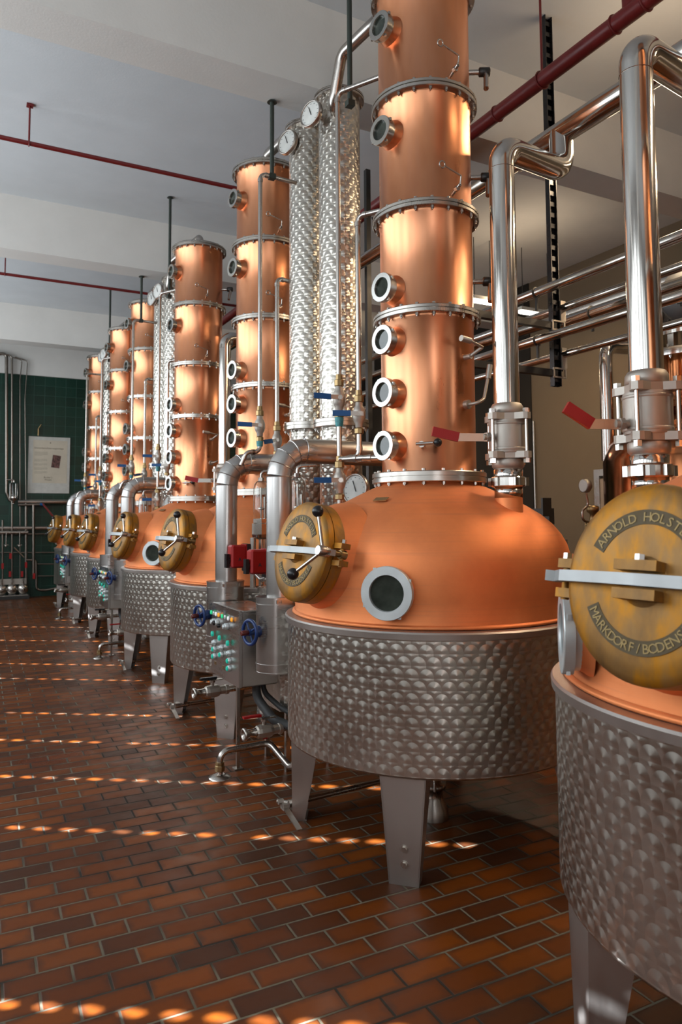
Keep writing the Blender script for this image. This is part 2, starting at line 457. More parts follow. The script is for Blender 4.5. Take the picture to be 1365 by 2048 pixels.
class MB:
    def __init__(s): s.v, s.f, s.sm = [], [], []
    def add(s, vs, fs, mat=None, smooth=True):
        o = len(s.v)
        for p in vs:
            p = V(p)
            if mat is not None: p = mat @ p
            s.v.append(p)
        for f in fs:
            s.f.append(tuple(i + o for i in f))
            s.sm.append(smooth)
        return s
    def lathe(s, prof, mat=None, n=32, cap0=True, cap1=True, smooth=True, sx=1.0, sy=1.0):
        vs, fs = [], []
        for r, z in prof:
            for k in range(n):
                a = 2 * PI * k / n
                vs.append((r * math.cos(a) * sx, r * math.sin(a) * sy, z))
        for i in range(len(prof) - 1):
            for k in range(n):
                a, b2 = i * n + k, i * n + (k + 1) % n
                fs.append((a, b2, b2 + n, a + n))
        s.add(vs, fs, mat, smooth)
        if cap0: s.add([vs[k] for k in range(n)], [tuple(reversed(range(n)))], mat, False)
        if cap1: s.add([vs[-n + k] for k in range(n)], [tuple(range(n))], mat, False)
        return s
    def cyl(s, p0, p1, r, n=16, r2=None, smooth=True):
        p0, p1 = V(p0), V(p1)
        L = (p1 - p0).length
        return s.lathe([(r, 0), (r if r2 is None else r2, L)], frame(p1 - p0, o=p0), n, smooth=smooth)
    def ring(s, r0, r1, z0, z1, mat=None, n=32, sx=1.0, sy=1.0):
        return s.lathe([(r0, z0), (r1, z0), (r1, z1), (r0, z1), (r0, z0)], mat, n, False, False, False, sx, sy) if n < 12 else \
            s.lathe_sharp([(r0, z0), (r1, z0), (r1, z1), (r0, z1), (r0, z0)], mat, n, sx, sy)
    def lathe_sharp(s, prof, mat=None, n=32, sx=1.0, sy=1.0):
        for a, b2 in zip(prof[:-1], prof[1:]):
            s.lathe([a, b2], mat, n, False, False, True, sx, sy)
        return s
    def box(s, c, d, mat=None, taper=1.0, bev=0.0):
        x, y, z = d[0] / 2, d[1] / 2, d[2] / 2
        m = Matrix.Translation(c)
        if mat is not None: m = mat @ m
        if bev <= 0:
            vs = [(-x, -y, -z), (x, -y, -z), (x, y, -z), (-x, y, -z)] + [(q[0] * taper, q[1] * taper, z) for q in ((-x, -y), (x, -y), (x, y), (-x, y))]
            fs = [(3, 2, 1, 0), (4, 5, 6, 7), (0, 1, 5, 4), (1, 2, 6, 5), (2, 3, 7, 6), (3, 0, 4, 7)]
            return s.add(vs, fs, m, False)
        b2 = min(bev, x * .9, y * .9, z * .9)
        oct_ = [(-x + b2, -y), (x - b2, -y), (x, -y + b2), (x, y - b2), (x - b2, y), (-x + b2, y), (-x, y - b2), (-x, -y + b2)]
        sc = lambda k: [(q[0] * (x - k) / x, q[1] * (y - k) / y) for q in oct_]
        lay = [(sc(b2), -z), (oct_, -z + b2), (oct_, z - b2), (sc(b2), z)]
        vs = [(q[0], q[1], h) for l, h in lay for q in l]
        fs = [tuple(reversed(range(8))), tuple(range(24, 32))]
        for i in range(3):
            for k in range(8):
                fs.append((i * 8 + k, i * 8 + (k + 1) % 8, (i + 1) * 8 + (k + 1) % 8, (i + 1) * 8 + k))
        return s.add(vs, fs, m, False)
    def sphere(s, c, r, n=16, sz=1.0):
        k = max(6, n // 2)
        prof = [(max(1e-4, r * math.sin(PI * i / k)), -r * sz * math.cos(PI * i / k)) for i in range(k + 1)]
        return s.lathe(prof, Matrix.Translation(c), n, False, False)
    def prism(s, pts, z0, z1, mat=None, smooth=False):
        n = len(pts)
        vs = [(x, y, z0) for x, y in pts] + [(x, y, z1) for x, y in pts]
        s.add(vs, [tuple(reversed(range(n))), tuple(range(n, 2 * n))], mat, False)
        s.add(vs, [(i, (i + 1) % n, n + (i + 1) % n, n + i) for i in range(n)], mat, smooth)
        return s
    def tube(s, pts, r, bend=0.0, n=14, seg=7, closed_ends=True):
        """pipe along a polyline with rounded corners"""
        P = [V(p) for p in pts]
        path = [P[0]]
        for i in range(1, len(P) - 1):
            a, b2, c = P[i - 1], P[i], P[i + 1]
            d0, d1 = (a - b2), (c - b2)
            l0, l1 = d0.length, d1.length
            d0.normalize(); d1.normalize()
            ang = d0.angle(d1)
            if bend <= 0 or abs(ang - PI) < 1e-3: path.append(b2); continue
            t = min(bend / math.tan(ang / 2), l0 * .49, l1 * .49)
            rr = t * math.tan(ang / 2)
            ctr = b2 + (d0 + d1).normalized() * (rr / math.sin(ang / 2))
            e0, e1 = (b2 + d0 * t - ctr), (b2 + d1 * t - ctr)
            tot = e0.angle(e1)
            ax = e0.cross(e1).normalized()
            for k in range(seg + 1):
                path.append(ctr + Matrix.Rotation(tot * k / seg, 3, ax) @ e0)
        path.append(P[-1])
        rings = []
        tprev = (path[1] - path[0]).normalized()
        x = tprev.orthogonal().normalized()
        for i, p in enumerate(path):
            if i == 0: t = (path[1] - p).normalized()
            elif i == len(path) - 1: t = (p - path[i - 1]).normalized()
            else: t = ((path[i + 1] - p).normalized() + (p - path[i - 1]).normalized()).normalized()
            x = (x - t * x.dot(t)).normalized()
            y = t.cross(x)
            k2 = 1.0
            rings.append([p + (x * math.cos(2 * PI * k / n) + y * math.sin(2 * PI * k / n)) * r for k in range(n)])
        vs = [q for g in rings for q in g]
        fs = []
        for i in range(len(rings) - 1):
            for k in range(n):
                a, b2 = i * n + k, i * n + (k + 1) % n
                fs.append((a, b2, b2 + n, a + n))
        s.add(vs, fs, None, True)
        if closed_ends:
            s.add(rings[0], [tuple(reversed(range(n)))], None, False)
            s.add(rings[-1], [tuple(range(n))], None, False)
        return s
    def torus(s, R, r, mat=None, n=32, k=8, sx=1.0, sy=1.0):
        prof = [(R + r * math.cos(2 * PI * i / k), r * math.sin(2 * PI * i / k)) for i in range(k + 1)]
        return s.lathe(prof, mat, n, False, False, True, sx, sy)
    def hexn(s, c, axis, r, h):
        return s.lathe([(r, -h / 2), (r, h / 2)], frame(axis, o=c), 6, smooth=False)
    def mesh(s, name, mat):
        me = bpy.data.meshes.new(name)
        me.from_pydata([tuple(p) for p in s.v], [], s.f)
        me.polygons.foreach_set('use_smooth', s.sm)
        me.materials.append(mat)
        me.update()
        return me
    def build(s, name, mat, parent=None, loc=None):
        o = bpy.data.objects.new(name, s.mesh(name, M[mat] if isinstance(mat, str) else mat))
        COL.objects.link(o)
        if parent is not None: o.parent = parent
        if loc is not None: o.location = loc
        return o


def tag(o, label, cat, group=None):
    o['label'] = label
    o['category'] = cat
    if group: o['group'] = group
    return o


def thing(name, label, cat, loc=(0, 0, 0), group=None, rz=0.0):
    o = bpy.data.objects.new(name, None)
    o.empty_display_size = 0.1
    COL.objects.link(o)
    o.location = loc
    o.rotation_euler = (0, 0, rz)
    return tag(o, label, cat, group)


def struct(name, mb, mat, parent=None):
    o = mb.build(name, mat, parent)
    if parent is None: o['kind'] = 'structure'
    return o


def copy_tree(o, parent=None):
    c = o.copy()
    COL.objects.link(c)
    if parent is not None: c.parent = parent
    for ch in [k for k in KIDS.get(o.name, [])]:
        copy_tree(ch, c)
    return c


KIDS = {}
def index_children():
    KIDS.clear()
    for o in COL.objects:
        if o.parent is not None: KIDS.setdefault(o.parent.name, []).append(o)


# ------------------------------------------------------------------ the room
XL, XR, YB, YF, ZC, ZB = -3.0, 8.5, -5.0, 17.5, 5.68, 5.0
struct('floor', MB().box(((XL + XR) / 2, (YB + YF) / 2, -0.05), (XR - XL, YF - YB, 0.1)), 'floor')
struct('ceiling', MB().box(((XL + XR) / 2, (YB + YF) / 2, ZC + 0.1), (XR - XL + 0.4, YF - YB + 0.4, 0.2)), 'ceil')
for i, y in enumerate((0.12, 4.81, 9.50, 14.4)):
    struct('trim_%d' % (i + 1), MB().box(((XL + XR) / 2, y + 0.18, (ZB + ZC) / 2), (XR - XL, 0.36, ZC - ZB)), 'beam')
struct('wall_far', MB().box(((XL + XR) / 2, YF + 0.1, 2.47), (XR - XL, 0.2, 4.94)), 'gtile')
struct('trim_5', MB().box(((XL + XR) / 2, YF + 0.08, 5.31), (XR - XL, 0.26, 0.74)), 'beam')
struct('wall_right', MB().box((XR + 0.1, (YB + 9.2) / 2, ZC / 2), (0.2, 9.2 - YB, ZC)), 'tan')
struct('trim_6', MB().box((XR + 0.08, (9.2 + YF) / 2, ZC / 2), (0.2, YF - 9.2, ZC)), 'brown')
bw = MB()
bw.box(((XL + XR) / 2, YB - 0.1, ZC / 2), (XR - XL, 0.2, ZC))
struct('wall_back', bw, 'wallw')
for i, x in enumerate(BACK_WINDOWS):
    w = MB()
    for dx in (-0.54, 0.54): w.box((x + dx, YB + 0.05, 2.3), (0.08, 0.12, 3.4))
    for z in (0.62, 3.98): w.box((x, YB + 0.05, z), (1.16, 0.12, 0.08))
    struct('window_%d' % (i + 1), w, 'white')

# left wall: solid below and above a band of perforated shutters, low windows further down
lw = MB()
lw.box((XL - 0.1, (YB + YF) / 2, 0.95), (0.2, YF - YB, 1.9))
lw.box((XL - 0.1, (YB + YF) / 2, (4.95 + ZC) / 2), (0.2, YF - YB, ZC - 4.95))
lw.box((XL - 0.1, (13.2 + YF) / 2, 3.42), (0.2, YF - 13.2, 3.1))
lw.box((XL - 0.1, (YB - 4.0) / 2, 3.42), (0.2, 1.0, 3.1))
struct('wall_left', lw, 'wallw')
for i, y in enumerate(LEFT_WINDOWS):
    w = MB()
    for dy in (-0.79, 0.79): w.box((XL + 0.03, y + dy * 1.24, 3.42), (0.06, 0.05, 3.0))
    for z in (1.92, 4.92): w.box((XL + 0.03, y, z), (0.06, 2.0, 0.06))
    struct('window_%d' % (i + 6), w, 'white')
# shutter with slots: each slot throws one spot of sun on the floor
ROWS = [1.77, 2.66, 4.33, 5.235, 6.14, 7.05, 8.62, 9.53, 10.5, 11.42, 12.9, 13.8]
sh = MB()
SLOT_L, SLOT_D, NSUB = 0.042, 0.027, 5      # half length of a spot along its row, half depth across it
ra = V((0.833, -0.553))                     # direction of a row of spots on the floor
xs = [0.345 - 0.1285 * 8 + 0.1285 * i for i in range(25)]
zprev = 1.9
for x in xs:
    hx = SLOT_L * ra.x
    for k in range(NSUB):
        e0, e1 = -1 + 2 * k / NSUB, -1 + 2 * (k + 1) / NSUB
        em = (e0 + e1) / 2
        z0, z1 = (x + hx * e0 - XL) * SUN_T, (x + hx * e1 - XL) * SUN_T
        if k == 0:
            sh.box((XL - 0.03, 4.6, (zprev + z0) / 2), (0.003, 17.4, z0 - zprev))
        zc, hw = (z0 + z1) / 2, SLOT_D * math.sqrt(1 - em * em)
        y0 = -4.1
        for r in ROWS:
            yh = r - 0.664 * (x - 0.6) + ra.y * SLOT_L * em
            if yh - hw > y0: sh.box((XL - 0.03, (y0 + yh - hw) / 2, zc), (0.003, yh - hw - y0, z1 - z0))
            y0 = max(y0, yh + hw)
        sh.box((XL - 0.03, (y0 + 13.3) / 2, zc), (0.003, 13.3 - y0, z1 - z0))
        zprev = z1
sh.box((XL - 0.03, 4.6, (zprev + 5.0) / 2), (0.003, 17.4, 5.0 - zprev))
struct('window_16', sh, 'white')

# door frame in the right wall
dp = MB()
a = at(1197, 945, X=XR - 0.02)
d1 = MB()
d1.box((XR - 0.03, a.y, 1.15), (0.06, 0.1, 2.3)); d1.box((XR - 0.03, a.y - 1.0, 1.15), (0.06, 0.1, 2.3)); d1.box((XR - 0.03, a.y - 0.5, 2.35), (0.06, 1.1, 0.1))
struct('door_1', d1, 'steel')
MB().box((XR - 0.02, a.y - 0.5, 1.13), (0.04, 0.9, 2.26)).build('door_panel', 'wood', bpy.data.objects['door_1'])


# ------------------------------------------------------------------ the stills
HN = V((math.cos(math.radians(188.5)) * math.cos(0.19), math.sin(math.radians(188.5)) * math.cos(0.19), math.sin(0.19)))
HC = V((-0.80, -0.112, 1.515))          # centre of the hatch seat


def text_mesh(chars_at, mat):
    """letters laid on a plane: list of (char, x, y, angle, size)"""
    mb = MB()
    cache = {}
    for ch, x, y, a, size in chars_at:
        if ch == ' ': continue
        if ch not in cache:
            cu = bpy.data.curves.new('glyph', 'FONT')
            cu.body = ch
            cu.align_x = 'CENTER'
            cu.extrude = 0.03
            cu.resolution_u = 2
            ob = bpy.data.objects.new('glyph', cu)
            COL.objects.link(ob)
            dg = bpy.context.evaluated_depsgraph_get()
            me = ob.evaluated_get(dg).to_mesh()
            cache[ch] = ([tuple(v.co) for v in me.vertices], [tuple(p.vertices) for p in me.polygons])
            bpy.data.objects.remove(ob)
            bpy.data.curves.remove(cu)
        vs, fs = cache[ch]
        mb.add(vs, fs, tr(x, y, 0) @ Matrix.Rotation(a, 4, 'Z') @ Matrix.Diagonal((size, size, size, 1)), False)
    return mb


def flange(z, r_in=0.27, r_out=0.322, bolts=20, h=0.05):
    mb = MB()
    mb.lathe_sharp([(r_in, z - h / 2), (r_out - 0.004, z - h / 2), (r_out, z - h / 2 + 0.004), (r_out, z - 0.004), (r_out - 0.009, z - 0.003),
                    (r_out - 0.009, z + 0.003), (r_out, z + 0.004), (r_out, z + h / 2 - 0.004), (r_out - 0.004, z + h / 2), (r_in, z + h / 2)], None, 56)
    cs = [V((math.cos(2 * PI * (k + 0.5) / bolts) * (r_out - 0.02), math.sin(2 * PI * (k + 0.5) / bolts) * (r_out - 0.02), z)) for k in range(bolts)]
    return mb, (cs, h)


BOLT_MESH = {}
def add_bolts(info, mat, parent):
    cs, h = info
    if (h, mat) not in BOLT_MESH:
        bb = MB()
        bb.hexn((0, 0, -h / 2 - 0.007), (0, 0, 1), 0.010, 0.014)
        bb.hexn((0, 0, h / 2 + 0.006), (0, 0, 1), 0.010, 0.012)
        bb.cyl((0, 0, -h / 2 - 0.022), (0, 0, h / 2 + 0.006), 0.005, 6)
        BOLT_MESH[(h, mat)] = bb.mesh('bolt', M[mat])
    for c in cs:
        o = bpy.data.objects.new('bolt', BOLT_MESH[(h, mat)])
        COL.objects.link(o)
        o.parent = parent
        o.location = c


def porthole(parent, origin, normal, r, neck, neck_mat, name='sight_glass', pane='pane'):
    """flanged round window: ring with notches, glass pane, stub to the copper"""
    m = frame(normal, o=origin)
    mb = MB()
    mb.lathe_sharp([(r * 0.90, -0.05), (r * 0.90, -0.032), (r, -0.03), (r, 0.0), (r * 0.985, 0.003), (r * 0.68, 0.003), (r * 0.66, -0.004), (r * 0.66, -0.02)], m, 40)
    for k in range(4):
        a = 2 * PI * k / 4 + 0.5
        mb.box((math.cos(a) * r * 0.99, math.sin(a) * r * 0.99, -0.013), (0.016, 0.016, 0.012), m)
    rg = mb.build(name, 'ring' if r > 0.1 else 'ringsteel', parent)
    MB().lathe([(r * 0.68, -0.02), (r * 0.68, -0.014)], m, 32).build('pane', pane, rg)
    nk = MB()
    nk.lathe([(r * 1.08, -neck), (r * 0.95, -neck * 0.75), (r * 0.86, -neck * 0.45), (r * 0.86, -0.03)], m, 36, False, False)
    nk.build('stub', neck_mat, rg)
    return rg


def make_still(label, loc, group, glass_deg, neck_xy, glass_yaw=0, hatch_dy=0.0, knob2=(0.16, -0.125, 0.215)):
    t = thing('pot_still', label, 'still', loc, group)
    R = 0.828
    # jacket
    j = MB()
    j.lathe([(R, 0.50), (R, 1.15)], None, 96, False, False)
    j.lathe([(0.02, 0.488), (R - 0.012, 0.488), (R - 0.004, 0.492), (R, 0.50)], None, 96, True, False)
    jo = j.build('jacket', 'sw_j', t)
    rim = MB()
    rim.lathe_sharp([(R, 1.125), (R + 0.012, 1.128), (R + 0.014, 1.155), (R + 0.008, 1.163), (0.775, 1.168), (0.775, 1.15)], None, 96)
    rim.build('jacket_rim', 'leg', t)
    # copper pot
    d = MB()
    prof = [(0.765, 1.165), (0.79, 1.178), (0.785, 1.19), (0.79, 1.30), (0.789, 1.42), (0.782, 1.49), (0.765, 1.55), (0.735, 1.605), (0.69, 1.66), (0.63, 1.712),
            (0.55, 1.762), (0.47, 1.803), (0.39, 1.842), (0.325, 1.872), (0.302, 1.882), (0.295, 1.893), (0.293, 1.925)]
    d.lathe(prof, None, 96, False, False)
    do = d.build('copper_pot', 'dome', t)
    MB().lathe([(0.795, 1.168), (0.803, 1.174), (0.800, 1.182), (0.788, 1.188)], None, 96, False, False).build('pot_seam', 'dome', do)
    # legs
    for a, bolt in ((225, 1), (150, 0), (45, 0), (318, 0)):
        m = Matrix.Rotation(math.radians(a), 4, 'Z')
        L = MB()
        w0, w1, r0, r1 = 0.068, 0.108, 0.80, 0.802
        th = 0.006
        for sgn in (0, -1, 1):
            if sgn == 0:      # outer plate
                vs = [(r0 - th, -w0, 0), (r0, -w0, 0), (r0, w0, 0), (r0 - th, w0, 0), (r1 - th, -w1, 0.49), (r1, -w1, 0.49), (r1, w1, 0.49), (r1 - th, w1, 0.49)]
            else:             # folded sides
                vs = [(r0 - 0.07, sgn * w0 - th / 2, 0), (r0, sgn * w0 - th / 2, 0), (r0, sgn * w0 + th / 2, 0), (r0 - 0.07, sgn * w0 + th / 2, 0),
                      (r1 - 0.16, sgn * w1 - th / 2, 0.49), (r1, sgn * w1 - th / 2, 0.49), (r1, sgn * w1 + th / 2, 0.49), (r1 - 0.16, sgn * w1 + th / 2, 0.49)]
            L.add(vs, [(3, 2, 1, 0), (4, 5, 6, 7), (0, 1, 5, 4), (1, 2, 6, 5), (2, 3, 7, 6), (3, 0, 4, 7)], m, False)
        L.box((r0 - 0.04, 0, 0.004), (0.08, 2 * w0, 0.008), m)
        lo = L.build('leg', 'leg', t)
        if bolt:
            for z in (0.095, 0.165):
                B = MB()
                B.hexn(m @ V((r0 + 0.006, 0.004, z)), m.to_3x3() @ V((1, 0, 0)), 0.013, 0.012)
                B.lathe([(0.018, -0.002), (0.018, 0.002)], frame(m.to_3x3() @ V((1, 0, 0)), o=m @ V((r0 + 0.001, 0.004, z))), 14)
                B.build('bolt', 'steel', lo)
    ou = MB()
    ou.lathe([(0.085, 0.0), (0.082, 0.05), (0.055, 0.11), (0.05, 0.16), (0.07, 0.165), (0.07, 0.19), (0.045, 0.195), (0.045, 0.49)], None, 24)
    for a in range(3):
        c = V((0.08 * math.cos(a * 2.1), 0.08 * math.sin(a * 2.1), 0)); ou.cyl(c + V((0, 0, .17)), c + V((0, 0, .47)), 0.009, 8)
    ou.build('outlet', 'steel', t)
    # column
    zs = [1.925, 2.86, 3.465, 4.16, 4.86]
    fz = []
    for i, z in enumerate(zs):
        fl, bo = flange(z, 0.27, 0.333 if i == 0 else 0.318, 20 if i else 18, 0.06 if i == 0 else 0.046)
        fo = fl.build('flange', 'steel', t)
        add_bolts(bo, 'steel', fo)
    for i in range(4):
        a, b2 = zs[i] + 0.023, zs[i + 1] - 0.023
        c = MB()
        c.lathe([(0.281, a), (0.281, a + 0.012), (0.2745, a + 0.02), (0.2745, b2 - 0.02), (0.281, b2 - 0.012), (0.281, b2)], None, 64, False, False)
        c.build('column_section', 'cop', t)
    top = MB()
    top.lathe([(0.31, 4.883), (0.30, 4.895), (0.12, 4.93), (0.055, 4.945)], None, 40)
    top.build('column_lid', 'steel', t)
    for z in (2.10, 2.40, 2.70, 3.0, 3.92, 4.55):
        n = V((math.cos(math.radians(191)), math.sin(math.radians(191)), 0))
        porthole(t, n * 0.362 + V((0, 0, z)), n, 0.083, 0.10, 'cop')
    # round window in the pot
    g = math.radians(glass_deg)
    n = V((math.cos(g), math.sin(g), 0.02)).normalized()
    g2 = math.radians(glass_deg + glass_yaw)
    porthole(t, n * 0.845 + V((0, 0, 1.325)), (math.cos(g2), math.sin(g2), 0.02), 0.128, 0.085, 'dome', 'pot_window')
    # vapour neck
    nx, ny = neck_xy
    rr = math.hypot(nx, ny)
    zb = 1.55 if rr > 0.6 else 1.64
    nk = MB()
    nk.lathe([(0.10, zb - 0.06), (0.088, zb), (0.074, zb + 0.06), (0.072, 1.80)], tr(nx, ny, 0), 32, False, True)
    nk.build('vapour_neck', 'dome', t)
    # sampling cocks and thermometer pockets on the column's right flank
    for z, big in ((3.53, 0), (4.23, 0)):
        a = math.radians(270)
        b0 = V((0.27 * math.cos(a), 0.27 * math.sin(a), z))
        dr = V((math.cos(a), math.sin(a), 0))
        c = MB()
        c.cyl(b0, b0 + dr * 0.075 + V((0, 0, .03)), 0.010, 10)
        c.hexn(b0 + dr * 0.045 + V((0, 0, .018)), dr, 0.016, 0.022)
        c.tube([b0 + dr * 0.075 + V((0, 0, .03)), b0 + dr * 0.085 + V((0, 0, .075)), b0 + dr * 0.085 + V((-0.11, 0, .105))], 0.005, 0.01, 8)
        c.torus(0.018, 0.004, frame((0, 1, 0.2), o=b0 + dr * 0.085 + V((-0.128, 0, .112))), 16, 6)
        c.build('sampling_cock', 'pipe', t)
    c = MB()
    a = math.radians(285)
    dr = V((math.cos(a), math.sin(a), 0))
    b0 = dr * 0.27 + V((0, 0, 2.60))
    c.cyl(b0, b0 + dr * 0.05, 0.016, 10); c.cyl(b0 + dr * 0.04, b0 + dr * 0.10 + V((0.03, 0, 0.045)), 0.010, 10)
    c.cyl(b0 + dr * 0.10 + V((0.03, 0, .045)), b0 + dr * 0.12 + V((-0.09, -.02, .06)), 0.008, 10)
    c.cyl(b0 + dr * 0.12 + V((-0.09, -.02, .06)), b0 + dr * 0.12 + V((-0.16, -.03, .065)), 0.017, 14)
    c.build('thermometer_pocket', 'cast', t)
    c = MB()
    b0 = dr * 0.27 + V((0, 0, 2.33))
    c.cyl(b0, b0 + dr * 0.03, 0.026, 12)
    c.tube([b0, b0 + dr * 0.09, b0 + dr * 0.09 + V((0.06, .02, 0.03)), b0 + dr * 0.09 + V((0.10, .03, .16))], 0.010, 0.03, 8)
    c.cyl(b0 + dr * 0.09 + V((0.10, .03, .15)), b0 + dr * 0.09 + V((0.115, .03, .23)), 0.017, 10)
    c.build('sampling_spout', 'cast', t)
    k = MB()
    a = math.radians(228)
    dr = V((math.cos(a), math.sin(a), 0))
    b0 = dr * 0.27 + V((0, 0, 2.10))
    k.cyl(b0, b0 + dr * 0.035, 0.018, 12); k.cyl(b0 + dr * 0.035 + V((-.03, .01, 0)), b0 + dr * 0.05 + V((0.05, -.04, 0.004)), 0.009, 10)
    ko = k.build('air_cock', 'pipe', t)
    MB().sphere(b0 + dr * 0.05 + V((0.075, -.05, 0.006)), 0.024).build('knob', 'black', ko)
    for z in (4.40, 3.74, 3.10):
        a = math.radians(-30)
        dr = V((math.cos(a), math.sin(a), 0))
        b0 = dr * 0.27 + V((0, 0, z))
        c = MB(); c.tube([b0, b0 + dr * 0.11 + V((0, 0, 0.0)), b0 + dr * 0.10 + V((-0.03, -0.05, -0.14))], 0.016, 0.03, 10)
        co2 = c.build('side_branch', 'pipe', t)
        MB().lathe([(0.02, -0.035), (0.028, -0.03), (0.028, 0.03), (0.02, 0.035)], frame(dr, o=b0 + dr * 0.10), 10).build('joint', 'dark', co2)
    # nameplate on the shoulder
    a = math.radians(205)
    npl = frame((math.cos(a) * 0.45, math.sin(a) * 0.45, 0.9), o=(0.505 * math.cos(a), 0.505 * math.sin(a), 1.797))
    MB().box((0, 0, 0), (0.08, 0.04, 0.004), npl).build('nameplate', 'brass2', t)
    # ---- manway hatch
    m = frame(HN, o=HC + V((0, hatch_dy, 0)))
    ox, oy = 0.93, 1.0
    neck = MB()
    neck.lathe([(0.305, -0.16), (0.285, -0.10), (0.262, -0.05), (0.245, 0.0)], m, 56, False, False, True, ox, oy)
    cov = MB()
    cov.lathe([(0.01, 0.114), (0.10, 0.113), (0.20, 0.109), (0.235, 0.103), (0.250, 0.095), (0.256, 0.085)], m, 64, False, False, True, ox, oy)
    cov.lathe([(0.256, 0.085), (0.258, 0.054)], m, 64, False, False, True, ox, oy)
    cov.lathe([(0.258, 0.054), (0.10, 0.053)], m, 64, False, False, True, ox, oy)
    co = cov.build('manway_hatch', 'brass', t)
    neck.build('hatch_neck', 'dome', co)
    fr = MB()
    fr.lathe_sharp([(0.235, -0.022), (0.250, -0.02), (0.257, -0.012), (0.257, 0.049), (0.20, 0.049)], m, 64, ox, oy)
    fr.build('hatch_frame', 'brass', co)
    bk = MB()
    bk.box((0, 0.036, 0.132), (0.115, 0.026, 0.05), m); bk.box((0, -0.036, 0.132), (0.115, 0.026, 0.05), m)
    bk.lathe([(0.075, 0.105), (0.06, 0.118), (0.02, 0.12)], m, 24, False, True)
    bk.build('bar_bracket', 'brass', co)
    for y in (0.057,):
        MB().hexn(m @ V((0, y, 0.134)), m.to_3x3() @ V((0, 1, 0)), 0.013, 0.016).build('bracket_bolt', 'chrome', co)
    for s2 in (-1, 1):
        lg = MB()
        for y in (0.042, -0.042): lg.box((s2 * 0.272, y, 0.03), (0.06, 0.026, 0.055), m)
        lg.cyl(m @ V((s2 * 0.285, -0.06, 0.035)), m @ V((s2 * 0.285, 0.062, 0.035)), 0.012, 10)
        lg.build('hinge_lug', 'brass', co)
        MB().hexn(m @ V((s2 * 0.285, 0.064, 0.035)), m.to_3x3() @ V((0, 1, 0)), 0.014, 0.018).build('lug_bolt', 'chrome', co)
    bar = MB()
    pts = [(-0.305, 0.09), (-0.285, 0.075), (-0.24, 0.115), (-0.12, 0.136), (0, 0.14), (0.12, 0.136), (0.25, 0.115), (0.31, 0.105)]
    up = [(x, z + 0.016) for x, z in pts]; dn = [(x, z - 0.014) for x, z in reversed(pts)]
    bar.prism(up + dn, -0.015, 0.015, m @ Matrix(((1, 0, 0, 0), (0, 0, 1, 0), (0, 1, 0, 0), (0, 0, 0, 1))))
    bar.build('clamp_bar', 'barsteel', co)
    bl = MB()
    bl.cyl(m @ V((0.285, 0, 0.03)), m @ V((0.285, 0, 0.14)), 0.015, 12)
    bl.cyl(m @ V((0.285, 0, 0.015)), m @ V((0.285, 0, 0.05)), 0.022, 12)
    bl.build('swing_bolt', 'brass2', co)
    hb = MB()
    hb.lathe([(0.024, 0.115), (0.026, 0.12), (0.026, 0.175), (0.022, 0.18)], m @ tr(0.285, 0, 0), 20)
    hub = hb.build('hub_nut', 'steel', co)
    for kx, ky, kz in ((0.245, 0.185, 0.185), knob2):
        MB().cyl(m @ V((0.285, 0, 0.15)), m @ V((kx, ky, kz)), 0.009, 12).build('handle', 'chrome', co)
        MB().sphere(m @ V((kx, ky, kz)), 0.029, 20).build('knob', 'black', co)
    # cast lettering bands
    rm, hh = 0.165, 0.019
    for a0, a1 in ((152, 28), (205, 335)):
        band = MB()
        n2 = 30
        for k in range(n2):
            q = [math.radians(a0 + (a1 - a0) * (k + e) / n2) for e in (0, 1)]
            vs = []
            for zz in (0.108, 0.1125):
                for rad in (rm - hh, rm + hh):
                    for a in q: vs.append((rad * math.cos(a) * ox, rad * math.sin(a), zz))
            band.add(vs, [(4, 5, 7, 6), (0, 1, 5, 4), (2, 3, 7, 6)], m, False)
        band.build('letter_band', 'brass_dark', co)
    for word, a0, a1, rad, turn in (('ARNOLD HOLSTEIN', 149, 31, rm - 0.012, -PI / 2), ('MARKDORF/BODENSEE', 208, 332, rm + 0.012, PI / 2)):
        cs = []
        for i, ch in enumerate(word):
            a = math.radians(a0 + (a1 - a0) * (i + 0.5) / len(word))
            cs.append((ch, rad * math.cos(a) * ox, rad * math.sin(a), a + turn, 0.034))
        tm = text_mesh(cs, None)
        tm.v = [m @ tr(0, 0, 0.1132) @ p for p in tm.v]
        tm.build('cast_lettering', 'letter', co)
    return t


X0 = 2.43
KY = [1.33, 3.505, 6.055, 8.2, 10.70, 12.385, 14.685]
GS = 'copper pot stills in a row'
LS = ['nearest copper pot still, cut off by the right edge of the picture',
      'large copper pot still in the foreground, whole belly and round white-ringed window in view',
      'copper pot still just behind the first red switch boxes and nearest control cabinet',
      'copper pot still whose brass hatch overlaps its round white-ringed window, fourth from the right',
      'copper pot still behind the middle control cabinet, fifth from the right',
      'copper pot still third from the far green wall, between middle and farthest cabinets',
      'copper pot still farthest away, closest to the green tiled wall']
NA, NBk = (0.15, -0.52), (0.10, 0.72)
stA = make_still(LS[1], (X0, KY[1], 0), GS, 221, NA)
stB = make_still(LS[2], (X0, KY[2], 0), GS, 154, NBk)
make_still(LS[0], (X0, KY[0], 0), GS, 154, NBk, -14, 0.062, (0.34, -0.15, 0.20))
index_children()
for i in (3, 4, 5, 6):
    c = copy_tree(stA if i % 2 else stB)
    c.location = (X0, KY[i], 0)
    c['label'] = LS[i]


